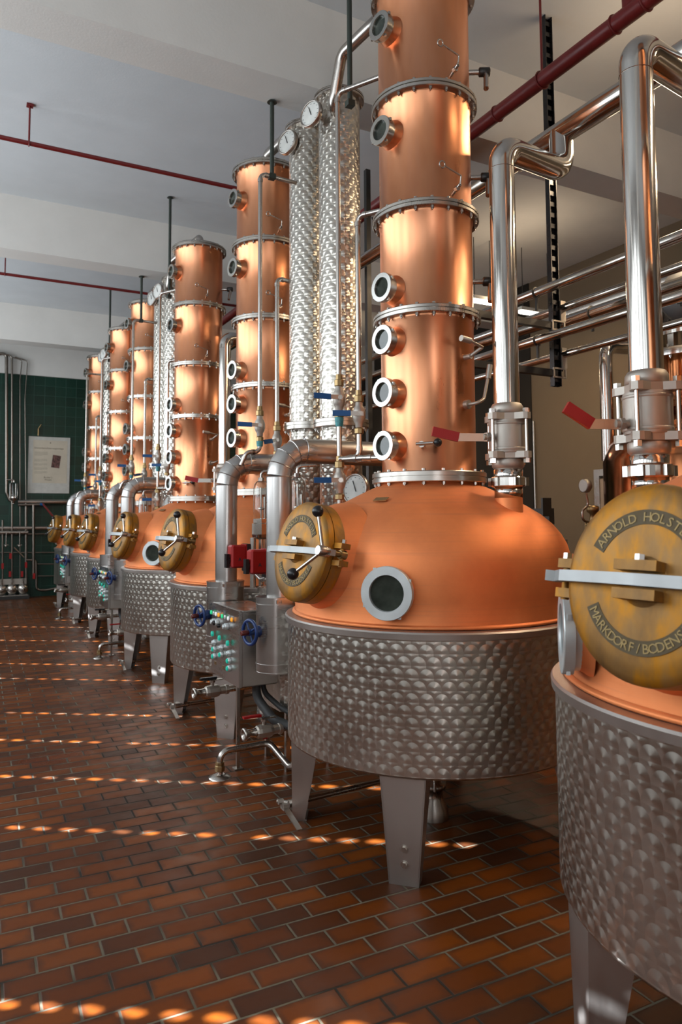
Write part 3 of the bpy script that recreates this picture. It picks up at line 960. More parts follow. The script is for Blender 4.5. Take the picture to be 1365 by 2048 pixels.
# ------------------------------------------------------------------ vapour valves and pipes over the stills
def vapour_valve(label, loc, rz, lever_deg, ls=1.0, lz=0.0, bend=0.03):
    t = thing('vapour_valve', label, 'valve', loc, 'red-handled vapour valves', 0)
    b = MB()
    b.lathe([(0.070, 1.80), (0.074, 1.80), (0.074, 1.86), (0.070, 1.86)], None, 36)
    b.lathe([(0.076, 1.915), (0.078, 1.95), (0.07, 1.953)], None, 36)
    b.build('clamp_ferrule', 'chrome', t)
    nt = MB()
    nt.lathe([(0.085, 1.858), (0.092, 1.864), (0.092, 1.906), (0.085, 1.912)], None, 28, smooth=False)
    for k in range(6):
        a = k * PI / 3 + rz
        nt.box((0.092 * math.cos(a), 0.092 * math.sin(a), 1.885), (0.02, 0.024, 0.044), None)
    nt.build('union_nut', 'chrome', t)
    bd = MB()
    bd.lathe([(0.070, 1.95), (0.084, 1.965), (0.086, 2.00), (0.080, 2.008)], None, 36)
    bd.lathe([(0.096, 2.038), (0.098, 2.045), (0.098, 2.205), (0.096, 2.212)], None, 36)
    bd.lathe([(0.099, 2.05), (0.101, 2.055), (0.101, 2.062), (0.099, 2.066)], None, 36, False, False)
    bd.lathe([(0.099, 2.186), (0.101, 2.19), (0.101, 2.198), (0.099, 2.2)], None, 36, False, False)
    bd.lathe([(0.080, 2.245), (0.088, 2.252), (0.086, 2.285), (0.076, 2.302), (0.070, 2.304)], None, 36)
    bd.build('body', 'cast', t)
    for z in (2.008, 2.212):
        p = MB()
        pts = []
        for k in range(4):
            a = rz + k * PI / 2
            for da, r in ((-0.5, 0.090), (-0.22, 0.128), (-0.1, 0.142), (0.1, 0.142), (0.22, 0.128), (0.5, 0.090)):
                pts.append((r * math.cos(a + da), r * math.sin(a + da)))
        p.prism(pts, z, z + 0.034)
        p.build('end_plate', 'cast', t)
    for k in range(4):
        a = rz + k * PI / 2
        c = V((0.122 * math.cos(a), 0.122 * math.sin(a), 0))
        r = MB()
        r.cyl(c + V((0, 0, 1.985)), c + V((0, 0, 2.265)), 0.0095, 12)
        for z in (1.993, 2.256): r.hexn(c + V((0, 0, z)), (0, 0, 1), 0.018, 0.024)
        r.build('tie_rod', 'chrome', t)
    a = math.radians(lever_deg)
    dr = V((math.cos(a), math.sin(a), 0))
    st = MB()
    st.cyl(dr * 0.09 + V((0, 0, 2.12 + lz)), dr * 0.155 + V((0, 0, 2.12 + lz)), 0.018, 12)
    st.hexn(dr * 0.128 + V((0, 0, 2.12 + lz)), dr, 0.027, 0.02)
    st.build('stem', 'cast', t)
    side = V((-0.93, 0.36, 0)).normalized()
    lm = frame(side.cross(V((0, 0, 1))), o=dr * 0.15 + V((0, 0, 2.118)))
    h = MB()
    e = dr * 0.152 + V((0, 0, 2.118 + lz))
    up = V((0, 0, 1))
    wv = side.cross(up)
    def slab(mb, p0, p1, hgt, th):
        d2 = (p1 - p0).normalized()
        n2 = d2.cross(wv).normalized()
        vs = []
        for p in (p0, p1):
            for s2, s3 in ((-1, -1), (1, -1), (1, 1), (-1, 1)): vs.append(p + n2 * s2 * hgt + wv * s3 * th)
        mb.add(vs, [(0, 1, 2, 3), (7, 6, 5, 4), (0, 4, 5, 1), (1, 5, 6, 2), (2, 6, 7, 3), (3, 7, 4, 0)], None, False)
    slab(h, e - side * 0.02, e + side * 0.15 * ls, 0.021, 0.004)
    ho = h.build('lever', 'steel', t)
    g2 = MB()
    slab(g2, e + side * 0.135 * ls, e + side * 0.275 * ls + up * bend, 0.025, 0.010)
    g2.build('lever_grip', 'red', ho)
    return t


VX1, VY1 = X0 + NA[0], KY[1] + NA[1]
VX0, VY0 = X0 + NBk[0], KY[0] + NBk[1]
VX3, VY3 = VX1, KY[3] + NA[1]
vapour_valve('steel ball valve with red lever on the foreground still, right of the copper column', (VX1, VY1, 0), math.radians(12), 175)
vapour_valve('big steel ball valve with red lever above the brass hatch at the right edge', (VX0, VY0, 0), math.radians(20), 165, 0.78, -0.04, 0.07)
vapour_valve('steel ball valve with red lever beside the fourth copper column from the right', (VX3, VY3, 0), math.radians(12), 175)
vapour_valve('small steel ball valve on the far still behind the middle cabinet', (VX1, KY[5] + NA[1], 0), math.radians(12), 175)
HX, HZ = 3.12, 3.985


def vapour_pipe(label, x, y, y2):
    o = MB()
    o.tube([(x, y, 2.30), (x, y, 3.73), (HX - 0.03, y2, 3.735), (HX + 0.0, y2 + 0.03, HZ)], 0.069, 0.10, 32, 10)
    for z in (3.60,): o.torus(0.0695, 0.0015, tr(x, y, z), 32, 6)
    return tag(o.build('vapour_pipe', 'chrome'), label, 'pipe', 'polished vapour pipes')


vapour_pipe('thick polished vapour pipe rising from the foreground still and bending to the header', VX1, VY1, VY1 + 0.06)
vapour_pipe('thick polished vapour pipe at the right edge, above the brass hatch still', VX0, VY0, VY0 + 0.08)
vapour_pipe('polished vapour pipe bending right between the third and fourth copper columns', VX3, VY3, VY3 + 0.06)
vapour_pipe('small far vapour pipe of the still behind the middle cabinet', VX1, KY[5] + NA[1], KY[5] + NA[1] + 0.06)
hp = MB()
hp.cyl((HX, -1.0, HZ), (HX, 3.45, HZ), 0.068, 32)
hp.cyl((HX, 3.42, HZ), (HX, 13.0, HZ), 0.055, 28)
t = tag(hp.build('header_pipe', 'chrome'), 'long polished header pipe slanting behind the copper columns under the ceiling', 'pipe')
for y in (2.52,):
    MB().lathe([(0.07, -0.05), (0.083, -0.045), (0.083, -0.015), (0.074, -0.01), (0.074, 0.01), (0.083, 0.015), (0.083, 0.045), (0.07, 0.05)], frame((0, 1, 0), o=(HX, y, HZ)), 32).build('pipe_union', 'chrome', t)


# ------------------------------------------------------------------ one service group between two stills (copied for the next pairs)
PAIR = []          # (object, label template)
def P(o, template, cat=None, group=None):
    PAIR.append((o, template))
    return o


WHERE = ['nearest', 'middle', 'farthest']
def lab(t, w=0): return t.format(w=WHERE[w])


def condenser(x, y, ztop, zbase, tpl, rot):
    t = thing('condenser', lab(tpl), 'condenser', (x, y, 0), 'pearled steel condenser tubes')
    c = MB(); c.lathe([(0.155, zbase + 0.03), (0.155, ztop)], None, 48, False, False); c.build('shell', 'sw_c', t)
    c = MB(); c.lathe([(0.03, 1.69), (0.12, 1.71), (0.155, 1.74), (0.155, zbase - 0.03)], None, 48, True, False); c.build('lower_shell', 'sw_c', t)
    c = MB(); c.tube([(0, 0, 1.70), (0, 0, 1.60), (2.20 - x, 4.80 + (0.05 if y > 5 else -0.05) - y, 1.45), (2.20 - x, 4.80 + (0.05 if y > 5 else -0.05) - y, 1.20)], 0.018, 0.05, 10); c.build('outlet_pipe', 'pipe', t)
    f, b2 = flange(zbase, 0.15, 0.205, 10, 0.06)
    fo = f.build('base_flange', 'steel', t); add_bolts(b2, 'steel', fo)
    f, b2 = flange(ztop, 0.15, 0.19, 10, 0.034)
    fo = f.build('top_flange', 'pipe', t); add_bolts(b2, 'steel', fo)
    MB().lathe([(0.19, ztop + 0.017), (0.17, ztop + 0.03), (0.02, ztop + 0.045)], None, 36).build('cap', 'pipe', t)
    P(t, tpl)
    # dial gauge
    return t


def dial(pos, toward, tpl):
    t = thing('dial_gauge', lab(tpl), 'gauge', pos, 'white dial gauges')
    n = V((-0.93, -0.36, 0.08)).normalized()
    m = frame(n)
    MB().lathe([(0.085, -0.03), (0.098, -0.026), (0.100, -0.02), (0.100, 0.012), (0.094, 0.016), (0.089, 0.012), (0.089, 0.004)], m, 36, True, False).build('case', 'pipe', t)
    MB().lathe([(0.089, 0.0), (0.089, 0.005)], m, 36).build('dial_face', 'white', t)
    nd = MB(); nd.box((0.004, 0.02, 0.008), (0.006, 0.075, 0.002), m @ Matrix.Rotation(0.4, 4, 'Z'))
    for k in range(11):
        a = math.radians(225 - 27 * k)
        nd.box((0.074 * math.cos(a), 0.074 * math.sin(a), 0.006), (0.010, 0.003, 0.001), m @ Matrix.Identity(4))
    nd.build('needle', 'black', t)
    s2 = MB(); s2.cyl(n * -0.02, V(toward) - V(pos), 0.016, 12); s2.hexn(n * -0.06, n, 0.026, 0.04)
    s2.build('stem', 'pipe', t)
    P(t, tpl)


CA, CB = (2.45, 5.20), (2.45, 4.65)
condenser(*CA, 4.87, 2.42, 'left one of the two pearled steel condenser tubes above the {w} control cabinet', 0)
condenser(*CB, 4.84, 2.38, 'right one of the two pearled steel condenser tubes above the {w} control cabinet', 0)
dial((2.25, 5.17, 4.72), (2.31, 5.19, 4.72), 'round white dial on the left condenser tube of the {w} pair')
dial((2.20, 4.62, 4.66), (2.31, 4.64, 4.66), 'round white dial on the right condenser tube of the {w} pair')


def loose(mb, name, mat, tpl, cat, group=None):
    o = mb.build(name, mat)
    tag(o, lab(tpl), cat, group)
    return P(o, tpl)


# spirit pipes from the column lids to the condensers
sp = MB()
sp.tube([(2.43, 6.055, 4.93), (2.43, 6.055, 5.06), (2.44, 5.55, 5.02), (2.45, 5.30, 5.0), (2.45, 5.22, 4.88)], 0.045, 0.12, 18)
loose(sp, 'spirit_pipe', 'pipe', 'bent steel pipe from the rear column top to the left condenser of the {w} pair', 'pipe', 'bent spirit pipes')
sp = MB()
sp.tube([(2.43, 3.505, 4.93), (2.43, 3.505, 5.03), (2.40, 3.75, 5.02), (2.30, 4.32, 4.97), (2.30, 4.45, 4.68), (2.40, 4.58, 4.66)], 0.04, 0.10, 18)
loose(sp, 'spirit_pipe', 'pipe', 'bent steel pipe from the front column top to the right condenser of the {w} pair', 'pipe', 'bent spirit pipes')


def water_pipe(pts, tpl, r=0.0165):
    o = MB()
    o.tube(pts, r, 0.045, 14)
    for i in range(1, len(pts) - 1):
        p = V(pts[i])
        d0 = (V(pts[i - 1]) - p).normalized(); d1 = (V(pts[i + 1]) - p).normalized()
        for d2 in (d0, d1): o.cyl(p + d2 * 0.04, p + d2 * 0.065, r * 1.25, 14)
    return loose(o, 'water_pipe', 'pipe', tpl, 'pipe', 'thin water pipes')


def blue_valve(pos, tpl, lever=(-1, 0.15, 0.02), axis=(0, 0, 1), col='blue', union=True, length=0.17, sc=1.0):
    t = thing('ball_valve', lab(tpl), 'valve', pos, 'ball valves on the water pipes')
    m = frame(axis) if V(axis) != V((0, 0, 1)) else Matrix.Identity(4)
    b = MB()
    b.lathe([(0.018 * sc, -0.085 * sc), (0.024 * sc, -0.075 * sc), (0.024 * sc, -0.055 * sc), (0.034 * sc, -0.04 * sc), (0.040 * sc, -0.015 * sc), (0.040 * sc, 0.015 * sc), (0.034 * sc, 0.04 * sc), (0.024 * sc, 0.055 * sc), (0.024 * sc, 0.075 * sc), (0.018 * sc, 0.085 * sc)], m, 20)
    b.build('body', 'cast', t)
    if union:
        u = MB()
        u.lathe([(0.022, -0.12), (0.030, -0.115), (0.030, -0.088), (0.022, -0.08)], m, 8, smooth=False)
        u.build('lower_union', 'brass2', t)
        u = MB()
        u.lathe([(0.022, 0.075), (0.031, 0.080), (0.031, 0.115), (0.022, 0.12), (0.021, 0.15), (0.017, 0.152)], m, 8, smooth=False)
        u.build('brass_union', 'brass2', t)
    l = V(lever).normalized()
    out = V((-0.35, -0.94, 0)) if axis == (0, 0, 1) else V((0, 0, 1))
    s0 = out * 0.055 * sc
    st = MB()
    st.cyl(out * 0.03 * sc, s0 + out * 0.01, 0.010 * sc, 10)
    st.hexn(s0, out, 0.016 * sc, 0.012)
    w = out.normalized(); h = l.cross(w).normalized()
    def slab(mb, a, b2, hh, th):
        vs = []
        for p in (a, b2):
            for s2, s3 in ((-1, -1), (1, -1), (1, 1), (-1, 1)): vs.append(p + h * s2 * hh + w * s3 * th)
        mb.add(vs, [(0, 1, 2, 3), (7, 6, 5, 4), (0, 4, 5, 1), (1, 5, 6, 2), (2, 6, 7, 3), (3, 7, 4, 0)], None, False)
    slab(st, s0 - l * 0.02, s0 + l * 0.075 * sc, 0.014 * sc, 0.002)
    so2 = st.build('lever', 'steel', t)
    g2 = MB(); slab(g2, s0 + l * 0.06 * sc, s0 + l * length * sc, 0.017 * sc, 0.008 * sc); g2.build('lever_grip', col, so2)
    return P(t, tpl)


water_pipe([(2.36, 5.14, 4.38), (2.0, 5.12, 4.38), (2.0, 5.12, 2.50)], 'tall thin hooked pipe before the rear copper column of the {w} pair')
water_pipe([(2.40, 5.30, 3.62), (2.2, 5.26, 3.62), (2.2, 5.26, 2.42)], 'shorter thin pipe with elbow beside the left condenser of the {w} pair')
water_pipe([(2.30, 3.55, 4.42), (2.07, 3.95, 4.42), (2.07, 3.95, 2.54)], 'tall thin pipe running down the front of the right condenser of the {w} pair')
water_pipe([(2.26, 3.66, 3.58), (2.15, 3.84, 3.58), (2.15, 3.84, 2.42)], 'shorter thin pipe with elbow beside the front copper column of the {w} pair')
water_pipe([(2.0, 5.12, 2.31), (2.0, 5.12, 2.20), (1.9, 5.13, 2.20), (1.86, 5.15, 2.10)], 'short bent pipe end under the leftmost blue-handled valve above the {w} cabinet')
water_pipe([(2.07, 3.95, 2.36), (2.07, 3.95, 1.98)], 'short straight pipe between the stacked blue-handled valves of the {w} pair')
water_pipe([(2.15, 3.84, 2.24), (2.15, 3.84, 2.07), (2.06, 3.93, 2.06)], 'short pipe under the rightmost blue-handled valve of the {w} pair')
water_pipe([(2.07, 3.95, 2.06), (2.12, 3.75, 2.055), (2.20, 3.62, 2.05)], 'horizontal fitting pipe towards the lowest window of the front column of the {w} pair', 0.019)
water_pipe([(2.07, 3.95, 1.86), (2.07, 3.95, 1.74)], 'short pipe stub below the lowest blue-handled valve of the {w} pair')
blue_valve((2.0, 5.12, 2.40), 'leftmost blue-handled ball valve above the {w} cabinet')
blue_valve((2.2, 5.26, 2.31), 'blue-handled ball valve close to the left condenser foot of the {w} pair', (-0.7, -0.4, -0.15))
blue_valve((2.07, 3.95, 2.44), 'upper blue-handled ball valve before the right condenser of the {w} pair')
blue_valve((2.15, 3.84, 2.33), 'rightmost blue-handled ball valve beside the front column of the {w} pair', (-1, 0.35, 0))
blue_valve((2.07, 3.95, 1.93), 'lowest blue-handled ball valve before the right condenser of the {w} pair', (-1, 0.15, -0.02))
for (x, y, z), tpl in (((2.0, 5.12, 2.27), 'teal corroded pipe union under the leftmost valve above the {w} cabinet'), ((2.07, 3.95, 2.295), 'teal corroded pipe union under the upper valve before the right condenser of the {w} pair')):
    o = MB(); o.lathe([(0.020, -0.03), (0.024, -0.02), (0.026, 0.0), (0.028, 0.02), (0.024, 0.035)], tr(x, y, z), 12)
    loose(o, 'pipe_union', 'teal', tpl, 'pipe fitting', 'teal pipe unions')


def lagged_pipe(x, y, zbot, ztop, xend, tpl):
    t = thing('lagged_pipe', lab(tpl), 'pipe', (x, y, 0), 'insulated exhaust pipes')
    r, b2 = 0.081, 0.17
    zc = ztop
    MB().cyl((0, 0, zbot), (0, 0, zc - b2), r, 40).build('riser', 'sheet', t)
    pts = []
    for k in range(5):
        a = PI / 2 * k / 4
        pts.append(V((b2 - b2 * math.cos(a), 0, zc - b2 + b2 * math.sin(a))))
    MB().tube(pts, r, 0, 40).build('mitred_elbow', 'sheet', t)
    sm = MB()
    for k in range(5):
        a = PI / 2 * k / 4
        n = V((math.sin(a), 0, math.cos(a)))
        sm.torus(r + 0.001, 0.0035, frame(n, (0, 1, 0), pts[k]), 40, 6)
    sm.build('seam_bead', 'sheet', t)
    h = MB(); h.cyl((b2, 0, zc), (xend - x, 0, zc), r, 40); h.build('horizontal_run', 'sheet', t)
    P(t, tpl)


lagged_pipe(1.78, 5.24, 1.22, 2.12, 2.31, 'left one of the two thick insulated pipes bending right behind the {w} cabinet')
lagged_pipe(1.78, 4.22, 1.20, 2.13, 2.75, 'right one of the two thick insulated pipes bending right by the {w} cabinet')


def housing(x, y, z0, z1, tpl):
    t = thing('valve_housing', lab(tpl), 'housing', (x, y, 0), 'sheet steel valve housings')
    def obr(r, L=0.10):
        pts = []
        for k in range(17): a = -PI / 2 + PI * k / 16; pts.append((0.0 + r * math.cos(a), r * math.sin(a)))
        for k in range(17): a = PI / 2 + PI * k / 16; pts.append((-L * 0.5 + r * math.cos(a), r * math.sin(a)))
        return pts
    MB().prism(obr(0.115), z0, z1, None, True).build('shell', 'sheet', t)
    b2 = MB()
    for z in (z0 + 0.005, z0 + 0.055, z1 - 0.045, z1 - 0.004): b2.prism(obr(0.1185), z - 0.004, z + 0.004, None, True)
    b2.build('bead', 'sheet', t)
    l = MB()
    for k in (-1, 1): l.box((-0.02 + 0.06 * k, -0.117, z1 - 0.024), (0.012, 0.01, 0.02))
    l.box((-0.02, -0.119, z1 - 0.024), (0.07, 0.006, 0.018))
    l.build('latch', 'steel', t)
    P(t, tpl)


housing(1.80, 5.24, 0.78, 1.235, 'left obround sheet steel housing at the foot of the insulated pipe by the {w} cabinet')
housing(1.80, 4.22, 0.755, 1.215, 'right obround sheet steel housing at the foot of the insulated pipe by the {w} cabinet')


def handwheel(pos, tpl):
    t = thing('handwheel', lab(tpl), 'handwheel', pos, 'blue valve handwheels')
    ax = V((-0.97, -0.24, 0)).normalized()
    m = frame(ax)
    w = MB(); w.torus(0.072, 0.011, m, 32, 10)
    for k in range(4):
        a = k * PI / 2 + 0.5
        w.cyl(m @ V((0.015 * math.cos(a), 0.015 * math.sin(a), 0)), m @ V((0.07 * math.cos(a), 0.07 * math.sin(a), 0)), 0.007, 8)
    w.lathe([(0.022, -0.012), (0.022, 0.012)], m, 16)
    w.build('wheel', 'navy', t)
    s2 = MB(); s2.lathe([(0.014, 0.012), (0.016, 0.014), (0.016, 0.06), (0.010, 0.064)], m, 14); s2.build('spindle_cap', 'rust', t)
    b2 = MB(); b2.lathe([(0.034, -0.10), (0.036, -0.055), (0.028, -0.045), (0.020, -0.03), (0.020, -0.01)], m, 20); b2.build('bonnet', 'navy', t)
    P(t, tpl)


handwheel((1.565, 5.20, 0.995), 'left blue handwheel with red-brown spindle beside the {w} cabinet')
handwheel((1.575, 4.19, 1.01), 'right blue handwheel with red-brown spindle beside the {w} cabinet')


def cabinet(tpl):
    x, y = 1.62, 4.785
    t = thing('control_cabinet', lab(tpl), 'control cabinet', (x, y, 0.61), 'steel control cabinets')
    MB().box((0.145, 0, 0.245), (0.25, 0.57, 0.49), bev=0.006).build('cabinet_box', 'sheet', t)
    d = MB().box((0.008, 0, 0.245), (0.022, 0.575, 0.495), bev=0.004).build('door', 'sheet', t)
    def pt(s, q): return V((-0.004, 0.2875 - 0.575 * s, 0.49 - 0.49 * q))
    MB().box(pt(.5, .085) + V((0, 0, 0)), (0.003, 0.05, 0.03)).build('maker_plate', 'grey', d)
    def knob(s, q, r, mat, nm, ln=0.02, collar=True):
        r *= 1.18
        p = pt(s, q)
        m = frame((-1, 0, 0), o=p)
        if collar:
            MB().lathe([(r * 1.1, 0), (r * 1.1, ln * .65), (r * 0.9, ln * .75)], m, 18, False, True).build('bezel', 'ring', d)
        MB().lathe([(r * 0.85, ln * .5), (r * 0.85, ln), (r * .6, ln * 1.12)], m, 18, False, True).build(nm, mat, d)
    for s, c in ((.05, 'lgreen'), (.145, 'ring'), (.235, 'lwhite'), (.335, 'lamber'), (.47, 'lgreen'), (.575, 'ring'), (.69, 'lwhite'), (.81, 'lamber')):
        knob(s, .135, 0.0145, c, 'indicator_lamp', 0.016, False)
    for s in (.16, .26, .62): knob(s, .255, 0.017, 'ring' if s != .26 else 'black', 'selector_switch', 0.035)
    for s in (.42,): knob(s, .27, 0.014, 'black', 'selector_switch', 0.035, False)
    for s, q in ((.13, .43), (.40, .445), (.70, .465)): knob(s, q, 0.018, 'lturq', 'push_button', 0.024, False)
    for s, q, c in ((.16, .55, 'ring'), (.43, .575, 'ring'), (.71, .60, 'ring'), (.16, .645, 'lturq'), (.43, .67, 'lturq'), (.71, .70, 'lturq'), (.16, .745, 'lturq'), (.71, .80, 'lturq')):
        knob(s, q, 0.0155, c, 'push_button', 0.026)
    for s in (.16, .46): MB().box(pt(s, .84), (0.004, 0.035, 0.022)).build('small_plate', 'brass2', d)
    return P(t, tpl)


cabinet('{w} brushed steel control cabinet with rows of coloured buttons')
cd = MB()
cd.tube([(1.80, 4.66, 0.62), (1.80, 4.66, 0.50), (1.86, 4.52, 0.38), (1.98, 4.36, 0.33)], 0.030, 0.10, 14)
cd.tube([(1.86, 4.70, 0.62), (1.86, 4.68, 0.52), (1.93, 4.56, 0.44), (2.02, 4.42, 0.38)], 0.018, 0.10, 10)
loose(cd, 'cable_conduit', 'corrugated', 'grey ribbed cable conduit hanging under the {w} cabinet', 'conduit')
ps = MB(); ps.box((1.72, 4.80, 0.31), (0.022, 0.022, 0.62)); ps.box((1.72, 4.80, 0.004), (0.06, 0.06, 0.008))
loose(ps, 'cabinet_post', 'steel', 'thin square steel post under the {w} cabinet', 'post')


def switch_box(pos, tpl):
    t = thing('switch_box', lab(tpl), 'switch box', pos, 'red switch boxes')
    MB().box((0, 0, 0), (0.115, 0.10, 0.165), bev=0.012).build('red_case', 'red', t)
    MB().box((0.072, 0, -0.01), (0.034, 0.11, 0.20), bev=0.004).build('black_plate', 'black', t)
    MB().box((0.055, 0, 0), (0.012, 0.108, 0.175)).build('red_rim', 'red', t)
    k = MB(); k.box((-0.078, -0.005, -0.03), (0.022, 0.05, 0.10)); k.lathe([(0.026, 0), (0.026, 0.02)], frame((-1, 0, 0), o=(-0.057, 0, -0.03)), 18)
    k.build('black_knob', 'black', t)
    l = MB()
    for s2 in (-1, 1): l.box((0, 0, 0), (0.004, 0.001, 0.026), tr(0.004 + 0.005 * s2, -0.0505, -0.02) @ Matrix.Rotation(-s2 * 0.38, 4, 'Y'))
    l.box((0.004, -0.0505, -0.024), (0.010, 0.001, 0.004))
    l.build('printed_mark', 'rubber', t)
    P(t, tpl)


switch_box((1.79, 5.03, 1.425), 'left red switch box on black plate over the {w} cabinet')
switch_box((1.80, 4.66, 1.405), 'right red switch box on black plate over the {w} cabinet')
ub = MB()
ub.tube([(1.895, 4.98, 1.20), (1.895, 4.98, 1.56)], 0.022, 0, 14)
ub.tube([(1.895, 4.96, 1.32), (1.90, 4.82, 1.27), (1.90, 4.70, 1.29), (1.91, 4.66, 1.56)], 0.020, 0.035, 14)
loose(ub, 'u_bend_pipe', 'pipe', 'U-bent steel pipe between the red switch boxes over the {w} cabinet', 'pipe')


def spirit_glass(x, y, tpl):
    t = thing('spirit_glass', lab(tpl), 'glass vessel', (x, y, 0), 'glass bells over the spirit outlets')
    MB().lathe([(0.058, 1.69), (0.058, 1.92), (0.052, 1.955), (0.036, 1.975), (0.016, 1.982), (0.016, 1.979), (0.034, 1.972), (0.050, 1.952), (0.055, 1.92), (0.055, 1.69)], None, 32, False, False).build('glass_bell', 'glass', t)
    MB().lathe([(0.05, 1.545), (0.066, 1.555), (0.072, 1.58), (0.072, 1.66), (0.062, 1.665), (0.062, 1.695), (0.02, 1.70)], None, 10, smooth=False).build('base_cup', 'chrome', t)
    s2 = MB(); s2.cyl((0, 0, 1.69), (0, 0, 1.93), 0.006, 8); s2.lathe([(0.008, 1.76), (0.03, 1.772), (0.008, 1.784)], None, 16); s2.cyl((0.03, 0, 1.70), (0.03, 0, 1.86), 0.012, 10)
    s2.build('inner_tube', 'chrome', t)
    s3 = MB(); s3.tube([(0, 0, 1.975), (0, 0, 2.05), (0.12, -0.04, 2.06)], 0.012, 0.03, 10); s3.hexn((0, 0, 1.992), (0, 0, 1), 0.022, 0.024); s3.build('top_pipe', 'pipe', t)
    s4 = MB(); s4.cyl((0, 0, 1.20), (0, 0, 1.55), 0.02, 14); s4.cyl((0.05, 0.03, 1.20), (0.05, 0.03, 1.56), 0.012, 10); s4.build('stand_pipe', 'chrome', t)
    P(t, tpl)


spirit_glass(2.0, 5.09, 'left glass spirit bell on faceted steel cup behind the {w} cabinet')
spirit_glass(2.02, 4.47, 'right glass spirit bell on faceted steel cup behind the {w} cabinet')
tk = MB()
def octa(cx, cy, hx, hy, c): return [(cx - hx + c, cy - hy), (cx + hx - c, cy - hy), (cx + hx, cy - hy + c), (cx + hx, cy + hy - c), (cx + hx - c, cy + hy), (cx - hx + c, cy + hy), (cx - hx, cy + hy - c), (cx - hx, cy - hy + c)]
tk.prism(octa(0, 0, 0.22, 0.24, 0.05), 0.40, 1.20)
tt = thing('receiver_tank', lab('pearled steel receiver tank tucked behind the {w} cabinet'), 'tank', (2.16, 4.78, 0), 'spirit receiver tanks')
tk.build('tank_shell', 'sw_t', tt)
tr2 = MB(); tr2.prism(octa(0, 0, 0.232, 0.252, 0.054), 1.17, 1.20); tr2.prism(octa(0, 0, 0.225, 0.245, 0.05), 1.20, 1.204); tr2.build('tank_rim', 'steel', tt)
tl = MB()
for sx in (-1, 1):
    for sy in (-1, 1): tl = MB().box((sx * 0.16, sy * 0.18, 0.2), (0.03, 0.03, 0.4)); tl.build('leg', 'steel', tt)
P(tt, 'pearled steel receiver tank tucked behind the {w} cabinet')


def drain_valve(p0, p1, tpl, red):
    p0, p1 = V(p0), V(p1)
    t = thing('drain_valve', lab(tpl), 'valve', p0, 'horizontal drain valves')
    L = (p1 - p0).length
    m = frame(p1 - p0)
    b = MB(); b.lathe([(0.030, 0.0), (0.040, 0.001), (0.040, 0.018), (0.033, 0.024), (0.027, 0.05), (0.027, 0.075), (0.030, 0.08), (0.030, 0.10)], m, 24, False, True)
    b.lathe([(0.030, 0.0), (0.024, 0.001), (0.022, 0.05)], m, 24, False, True); b.build('outlet_ferrule', 'pipe', t)
    b = MB(); b.lathe([(0.030, 0.09), (0.040, 0.10), (0.044, 0.12), (0.044, 0.185), (0.040, 0.20), (0.030, 0.21), (0.030, 0.25), (0.036, 0.252), (0.036, 0.275)], m, 10, smooth=False); b.build('body', 'cast', t)
    b = MB(); b.lathe([(0.024, 0.27), (0.024, L)], m, 18); b.build('feed_pipe', 'pipe', t)
    MB().box((0, -0.02, 0.15), (0.04, 0.05, 0.03), m).build('red_tag' if red else 'grey_tag', 'red' if red else 'cast', t)
    s2 = MB(); s2.cyl((m @ V((0, 0, .15))), (m @ V((0, 0, .15))) + V((0, 0, 0.075)), 0.014, 12)
    s2.hexn((m @ V((0, 0, .15))) + V((0, 0, 0.07)), (0, 0, 1), 0.022, 0.014)
    h0 = (m @ V((0, 0, .15))) + V((0, 0, 0.082))
    s2.box(h0 + V((0.03, 0.0, 0)), (0.10, 0.03, 0.006)); so3 = s2.build('stem', 'steel', t)
    if red: MB().box(h0 + V((-0.075, 0.02, 0.014)), (0.12, 0.032, 0.014), None).build('lever_grip', 'red', so3)
    else: MB().box(h0 + V((-0.03, 0.0, 0.012)), (0.13, 0.03, 0.02), None, bev=0.006).build('lever_grip', 'black', so3)
    P(t, tpl)


drain_valve(at(386, 1388, X=1.53), at(386, 1388, X=1.53) + V((0.55, 0.05, 0.0)), 'steel drain valve with black lever under the rear still of the {w} pair', False)
drain_valve(at(486, 1470, X=1.62), at(486, 1470, X=1.62) + V((0.55, 0.05, 0.0)), 'steel drain valve with red lever under the {w} cabinet', True)

# floor pipe with cover rose
fp = thing('floor_pipe', lab('bent steel pipe rising from a round rose in the floor by the {w} still'), 'pipe', (1.56, 4.70, 0), 'floor drain pipes')
MB().lathe([(0.075, 0.0), (0.072, 0.006), (0.04, 0.020), (0.032, 0.022)], None, 28).build('floor_rose', 'pipe', fp)
b = MB(); b.tube([(0, 0, 0.01), (0, 0, 0.165), (0.36, 0.02, 0.165), (0.40, -0.30, 0.06), (0.42, -0.32, 0.30)], 0.021, 0.06, 14)
b.build('bent_pipe', 'pipe', fp)
MB().lathe([(0.028, 0.04), (0.034, 0.045), (0.034, 0.075), (0.028, 0.08), (0.030, 0.085), (0.030, 0.10)], None, 8, smooth=False).build('union_nut', 'brass2', fp)
P(fp, 'bent steel pipe rising from a round rose in the floor by the {w} still')


